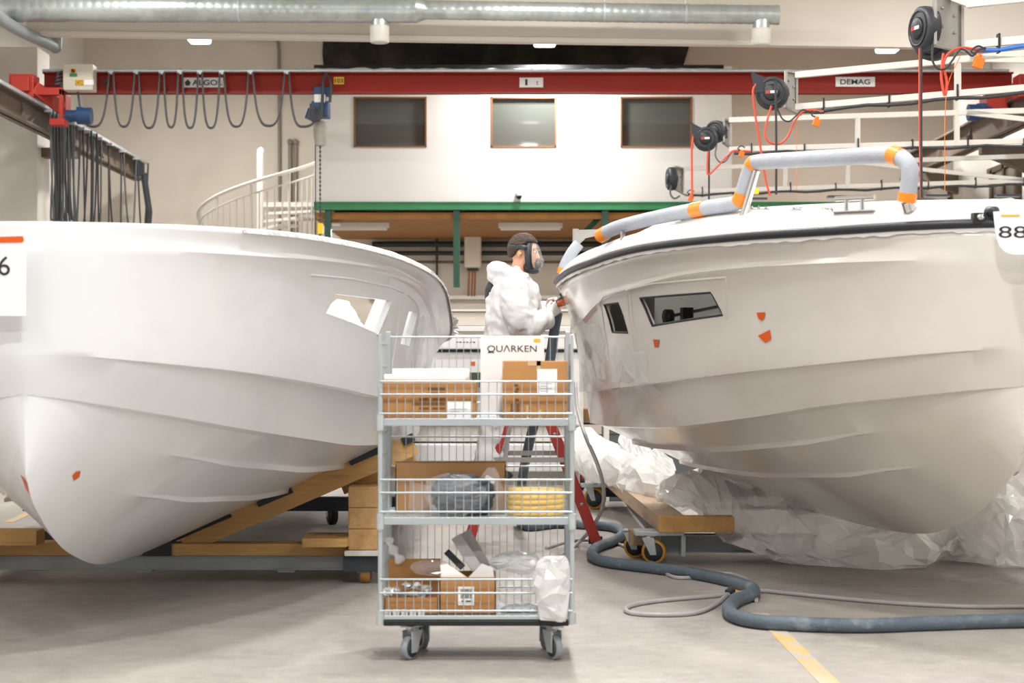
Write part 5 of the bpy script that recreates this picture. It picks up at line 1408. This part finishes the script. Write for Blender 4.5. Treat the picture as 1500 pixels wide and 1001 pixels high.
# ---------------------------------------------------------------- red step ladder
t = thing('step_ladder', 'red fibreglass step ladder standing open behind the trolley, under the worker', 'ladder', (.14, 12.15, 0))
YN, YW = 11.95, 12.36
apx = at(769, 545, YN); fl_, fr_ = Vector((-.312, YN, 0)), Vector((.605, YN, 0))
def lrail(foot, y, nm, top):
    a = Vector((foot.x, y, .02)); b = Vector((top, y, apx.z - .03)); d = (b - a).normalized()
    mb = MB().bar(a, b, .018, .072).bar(a + Vector((0, .012, 0)) + d.cross(Vector((0, 1, 0))) * .033, b + Vector((0, .012, 0)) + d.cross(Vector((0, 1, 0))) * .033, .032, .008).bar(a + Vector((0, .012, 0)) - d.cross(Vector((0, 1, 0))) * .033, b + Vector((0, .012, 0)) - d.cross(Vector((0, 1, 0))) * .033, .032, .008)
    r = mb.build(nm, M['ladder'], t)
    MB().box(a + Vector((-.05, -.015, -.02)), a + Vector((.05, .03, .035))).build('foot_pad', M['black'], r, .004)
    mr = MB()
    for k in (.25, .45, .66): mr.lathe([(0, -.003), (.014, -.003), (.014, .0), (0, .001)], a.lerp(b, k) - Vector((0, .010, 0)), (0, -1, 0), 12)
    mr.build('rivet', M['alu'], r)
for y in (YN, YW): lrail(fl_, y, 'climbing_rail', apx.x - .05); lrail(fr_, y, 'rear_rail', apx.x + .05)
MB().box((apx.x - .11, YN - .03, apx.z - .04), (apx.x + .11, YW + .03, apx.z)).build('top_cap', M['redl'], t, .01)
for k in (.2, .385, .575, .77):
    p = fl_.lerp(Vector((apx.x - .05, YN, apx.z)), k)
    MB().box((p.x - .045, YN, p.z - .012), (p.x + .055, YW, p.z + .012)).build('tread', M['alu'], t, .003)
for k in (.3, .6): 
    p = fr_.lerp(Vector((apx.x + .05, YN, apx.z)), k); MB().tube([(p.x, YN, p.z), (p.x, YW, p.z)], .012, 8).build('cross_brace', M['alu'], t)
for y, yy in ((YN - .02, 674), (YW + .0, 664)):
    a, b = at(722, yy, y), at(826, yy, y); MB().bar(a, b, .006, .035).build('spreader', M['alu'], t)
# ---------------------------------------------------------------- worker
YP = 12.12
def W(px, py, dy=0.): 
    v = at(px, py, YP); return Vector((v.x, YP + dy, v.z))
P_ = thing('person', 'worker in white coverall and full-face respirator on the red ladder, sanding the boat edge', 'person', W(715, 705))
def remesh(mb, name, m, vox, par, smooth=4, wr=None):
    o = mb.build(name, m, par)
    r = o.modifiers.new('r', 'REMESH'); r.mode = 'VOXEL'; r.voxel_size = vox; r.use_smooth_shade = True
    s = o.modifiers.new('s', 'SMOOTH'); s.factor = .5; s.iterations = smooth
    bake(o)
    if wr:
        me = o.data; amp, fr = wr; n = len(me.vertices); new = []
        for v in me.vertices:
            p = v.co; q = Vector((p.x * 1.0, p.y, p.z * 1.3 + p.x * .5))
            new.append(p + v.normal * amp * (ridge(q, fr, 2) * .6 - .02 + folds(q, fr * .8, 3, 4) * .55))
        for v, c in zip(me.vertices, new): v.co = c
        me.update()
    return o
def limbs(mb, g):
    "the figure's masses; g is added to every radius"
    e = lambda a, b: (a + g, b + g)
    mb.tube([W(742, 545), W(743, 525), W(747, 500), W(751, 470), W(754, 445), W(755, 424), W(755, 410), W(757, 402)], [e(.10, .12), e(.145, .17), e(.145, .165), e(.155, .175), e(.155, .185), e(.125, .17), e(.085, .10), e(.06, .065)], 20, True, up=(1, 0, 0))
    for dy, dx in ((-.10, 0), (.10, 5)):
        mb.tube([W(742 + dx, 532, dy), W(737 + dx, 565, dy), W(727 + dx, 612, dy), W(719 + dx, 655, dy), W(713 + dx, 690, dy)], [.105 + g, .095 + g, .07 + g, .065 + g, .05 + g], 14)
    mb.tube([W(753, 424, -.13), W(752, 431, -.19), W(757, 455, -.235), W(767, 486, -.25)], [.07 + g, .07 + g, .058 + g, .052 + g], 14)
    mb.tube([W(766, 485, -.25), W(782, 478, -.215), W(796, 468, -.15), W(803, 463, -.12)], [.052 + g, .046 + g, .036 + g, .027 + g * .7], 14)
    mb.tube([W(756, 424, .13), W(756, 431, .19), W(765, 455, .225), W(778, 482, .22)], [.07 + g, .07 + g, .058 + g, .052 + g], 14)
    mb.tube([W(777, 481, .22), W(789, 470, .16), W(798, 456, .08), W(801, 450, .05)], [.052 + g, .046 + g, .036 + g, .027 + g * .7], 14)
HC = W(767, 370); yaw = math.radians(-14); Rh = Euler((0, math.radians(8), yaw)).to_matrix()
hd = lambda x, y, z: HC + Rh @ Vector((x, y, z))
def hell(mb, c, r): mb.ell(hd(*c), r, 16, 12, (0, math.radians(8), yaw))
b = MB(); limbs(b, -.004)
b.tube([W(757, 412), W(759, 398), W(763, 384), hd(-.01, 0, -.04)], [.07, .058, .056, .055], 14, up=(1, 0, 0))
hell(b, (-.005, 0, .02), (.100, .076, .102)); hell(b, (.045, 0, -.065), (.052, .052, .05)); hell(b, (.03, 0, -.02), (.07, .066, .075))
b.tube([hd(.092, 0, .02), hd(.108, 0, -.012), hd(.116, 0, -.025), hd(.10, 0, -.035)], [.008, .011, .015, .008], 10)
hell(b, (.088, 0, -.062), (.012, .024, .007)); hell(b, (.09, 0, -.098), (.014, .018, .014)); hell(b, (.088, -.034, .032), (.012, .024, .008)); hell(b, (.088, .034, .032), (.012, .024, .008))
for s in (-1, 1): hell(b, (-.012, s * .078, -.012), (.018, .009, .030))
body = remesh(b, 'body', M['skin'], .0075, P_, 2)
for s in (-1, 1):
    m_ = MB(); hell(m_, (.088, s * .032, .012), (.010, .014, .008)); m_.build('eye', M['paper'], body)
    m_ = MB(); hell(m_, (.095, s * .032, .012), (.006, .006, .006)); m_.build('iris', M['ink'], body)
    m_ = MB().tube([hd(.092, s * .016, .034), hd(.094, s * .034, .038), hd(.084, s * .052, .032)], .005, 6); m_.build('eyebrow', M['hair'], body)
MB().tube([hd(.094, -.022, -.063), hd(.099, 0, -.064), hd(.094, .022, -.063)], .004, 6).build('lips', mat('lips', 'a8604f', .5), body)
# coverall with its hood folded down at the neck
c = MB(); limbs(c, .030)
c.ell(W(740, 402), (.125, .15, .055), 18, 10, (0, .45, 0)); c.ell(W(733, 408), (.08, .13, .07), 16, 10); c.tube([W(752, 398, -.10), W(768, 408, -.085), W(776, 420, -.02), W(768, 408, .085), W(752, 398, .10)], [.035, .034, .03, .034, .035], 10)
cov = remesh(c, 'coverall', M['suit'], .014, P_, 5, (.021, 8.0))
MB().tube([W(776, 422), W(788, 440), W(792, 465), W(788, 500)], .006, 6).build('zip_flap', M['suit'], cov)
# shoes
for dy, dx in ((-.10, 0), (.10, 5)):
    s = MB().ell(W(719 + dx, 698, dy), (.135, .05, .045), 16, 10).ell(W(713 + dx, 692, dy), (.06, .045, .06), 14, 8)
    for v in s.v: v.z = max(v.z, W(0, 703).z)
    s.build('shoe', M['dgrey'], P_)
# hair
h = MB().ell((0, 0, 0), (.108, .085, .112), 40, 30); keep = []; vs = []
for v in h.v:
    n_ = v.normalized(); q = v * (1 + .035 * ridge(v + Vector((1, 0, 0)), 28, 2)); vs.append(q)
def hairy(v):
    x, z = v.x, v.z
    return z > (.052 if x > .05 else .052 - (.05 - x) * 1.25 if x > -.045 else -.068)
fs = [f for f in h.f if all(hairy(h.v[i]) for i in f)]
hm = MB(); hm.add([HC + Rh @ (v + Vector((-.008, 0, .022))) for v in vs], fs, True)
ho = hm.build('hair', M['hair'], P_); s = ho.modifiers.new('t', 'SOLIDIFY'); s.thickness = .016; s.offset = -.6
# respirator
def ring(x, rv, rl, dz=0., n=40): return [hd(x + .018 * math.cos(a) * -1 + 0, rl * math.sin(a), dz + rv * math.cos(a) - (.0)) for a in [2 * math.pi * i / n for i in range(n)]]
fr = MB().grid([ring(.030, .108, .083, -.02), ring(.034, .118, .094, -.02), ring(.062, .120, .094, -.02), ring(.072, .114, .088, -.02), ring(.070, .100, .075, -.02), ring(.040, .098, .074, -.02), ring(.030, .108, .083, -.02)], True, True)
mask = fr.build('respirator_mask', M['dgrey'], P_)
MB().grid([ring(.074, .116, .090, -.02), ring(.080, .116, .090, -.02), ring(.081, .104, .078, -.02), ring(.074, .104, .078, -.02)], True, True).build('mask_seal', M['black'], mask)
vz = MB(); rows = [ring(.072 + .068 * math.sin(k / 7 * math.pi / 2), .106 * math.cos(k / 7 * math.pi / 2 * .93), .080 * math.cos(k / 7 * math.pi / 2 * .93), -.02) for k in range(8)]
vz.grid(rows, True, True).build('visor', M['visor'], mask)
q = MB(); hell(q, (.075, 0, -.118), (.055, .055, .026)); hell(q, (.052, -.04, -.10), (.03, .03, .035)); hell(q, (.052, .04, -.10), (.03, .03, .035)); q.build('chin_piece', M['dgrey'], mask)
q = MB(); hell(q, (.118, 0, -.075), (.022, .03, .028)); q.build('inner_cup', M['dgrey'], mask)
for z0, z1, zb in ((.035, .02, .03), (-.075, -.045, -.03)):
    pts = []
    for k in range(25):
        a = -math.pi * .5 * 1.25 + k / 24 * math.pi * 1.25; 
        x = -math.cos(a) * .118; y = math.sin(a) * .095; pts.append(hd(x * 1.0 + .0, y, z0 if abs(a) > 1.4 else z1 + (zb - z1) * math.cos(a)))
    if z0 > 0: MB().tube(pts, [(.013, .004)] * 25, 8, True, up=(0, 0, 1)).build('head_strap', M['dgrey'], mask)
q = MB(); hell(q, (.012, -.094, .03), (.026, .008, .016)); q.build('strap_buckle', M['dgrey'], mask)
q = MB(); hell(q, (.0, -.088, -.012), (.008, .01, .008)); q.build('ear_plug', mat('ear_plug', 'd7e32a', .5), P_)
MB().tube(smoothpath([W(722, 412, .02), W(717, 424, 0), W(716, 436, .02), W(719, 446, .05)], 5), .03, 12).build('breathing_hose', M['dgrey'], P_)
# gloved hands with five separate fingers
def hand(wr, f, n, up, name, curl, par):
    f = Vector(f).normalized(); n = Vector(n); n = (n - f * n.dot(f)).normalized(); s = Vector(up); s = (s - f * s.dot(f) - n * s.dot(n)).normalized()
    mb = MB(); L_ = .085
    mb.tube([wr - f * .03, wr, wr + f * .03, wr + f * .06, wr + f * L_], [(.030, .026), (.034, .022), (.042, .018), (.045, .016), (.042, .013)], 14, True, up=s)
    for i, (o, ln) in enumerate(((.032, .074), (.011, .082), (-.011, .077), (-.031, .060))):
        p = wr + f * (L_ - .012) + s * o; pts = [p]; ang = 0
        for j, (fr_, c) in enumerate(((.45, curl), (.30, curl * 1.25), (.25, curl * .8))):
            ang += c * (1 + .08 * i); d = f * math.cos(ang) + n * math.sin(ang); p = p + d * ln * fr_; pts.append(p)
        mb.tube(pts, [.0105, .010, .0092, .0078], 9)
    p = wr + f * .025 + s * .030 + n * .008; d1 = (f * .7 + s * .55 + n * .45).normalized(); d2 = (f * .75 + s * .05 + n * .65).normalized()
    mb.tube([p, p + d1 * .035, p + d1 * .035 + d2 * .03, p + d1 * .035 + d2 * .052], [.014, .012, .0105, .009], 9)
    return remesh(mb, name, M['glove'], .0038, par, 2)
g1 = hand(W(803, 462, -.11), (.72, .15, .62), (-.1, 1, .1), (-.6, 0, .75), 'glove', .75, P_)
g2 = hand(W(801, 450, .05), (.85, -.25, .45), (.1, -.9, -.3), (-.5, 0, .85), 'glove', .7, P_)
tl = thing('power_tool', 'orange and grey hand-held power tool in the worker\'s gloves at the boat edge', 'tool', W(820, 442, -.05))
a, b_ = W(806, 456, -.05), W(826, 438, -.045); d = (b_ - a).normalized()
MB().tube([a, a.lerp(b_, .3), a.lerp(b_, .7), b_], [.026, .024, .028, .026], 14).build('tool_body', M['dsteel'], tl)
MB().tube([W(817, 447, -.075), W(826, 443, -.075)], [.022, .026], 14).tube([W(805, 455, -.03), W(810, 440, -.02)], [.018, .016], 12).build('orange_grip', M['tape'], tl)
MB().lathe([(0, 0), (.034, 0), (.038, .012), (.03, .03), (0, .03)], W(823, 437, -.06), d, 18).build('gear_head', M['dgrey'], tl)
MB().box(W(826, 447, -.1), W(829, 420, -.02)).box(W(826, 424, -.1), W(834, 421, -.02)).box(W(822, 447, -.1), W(834, 445, -.02)).build('guard', M['alu'], tl, .004)
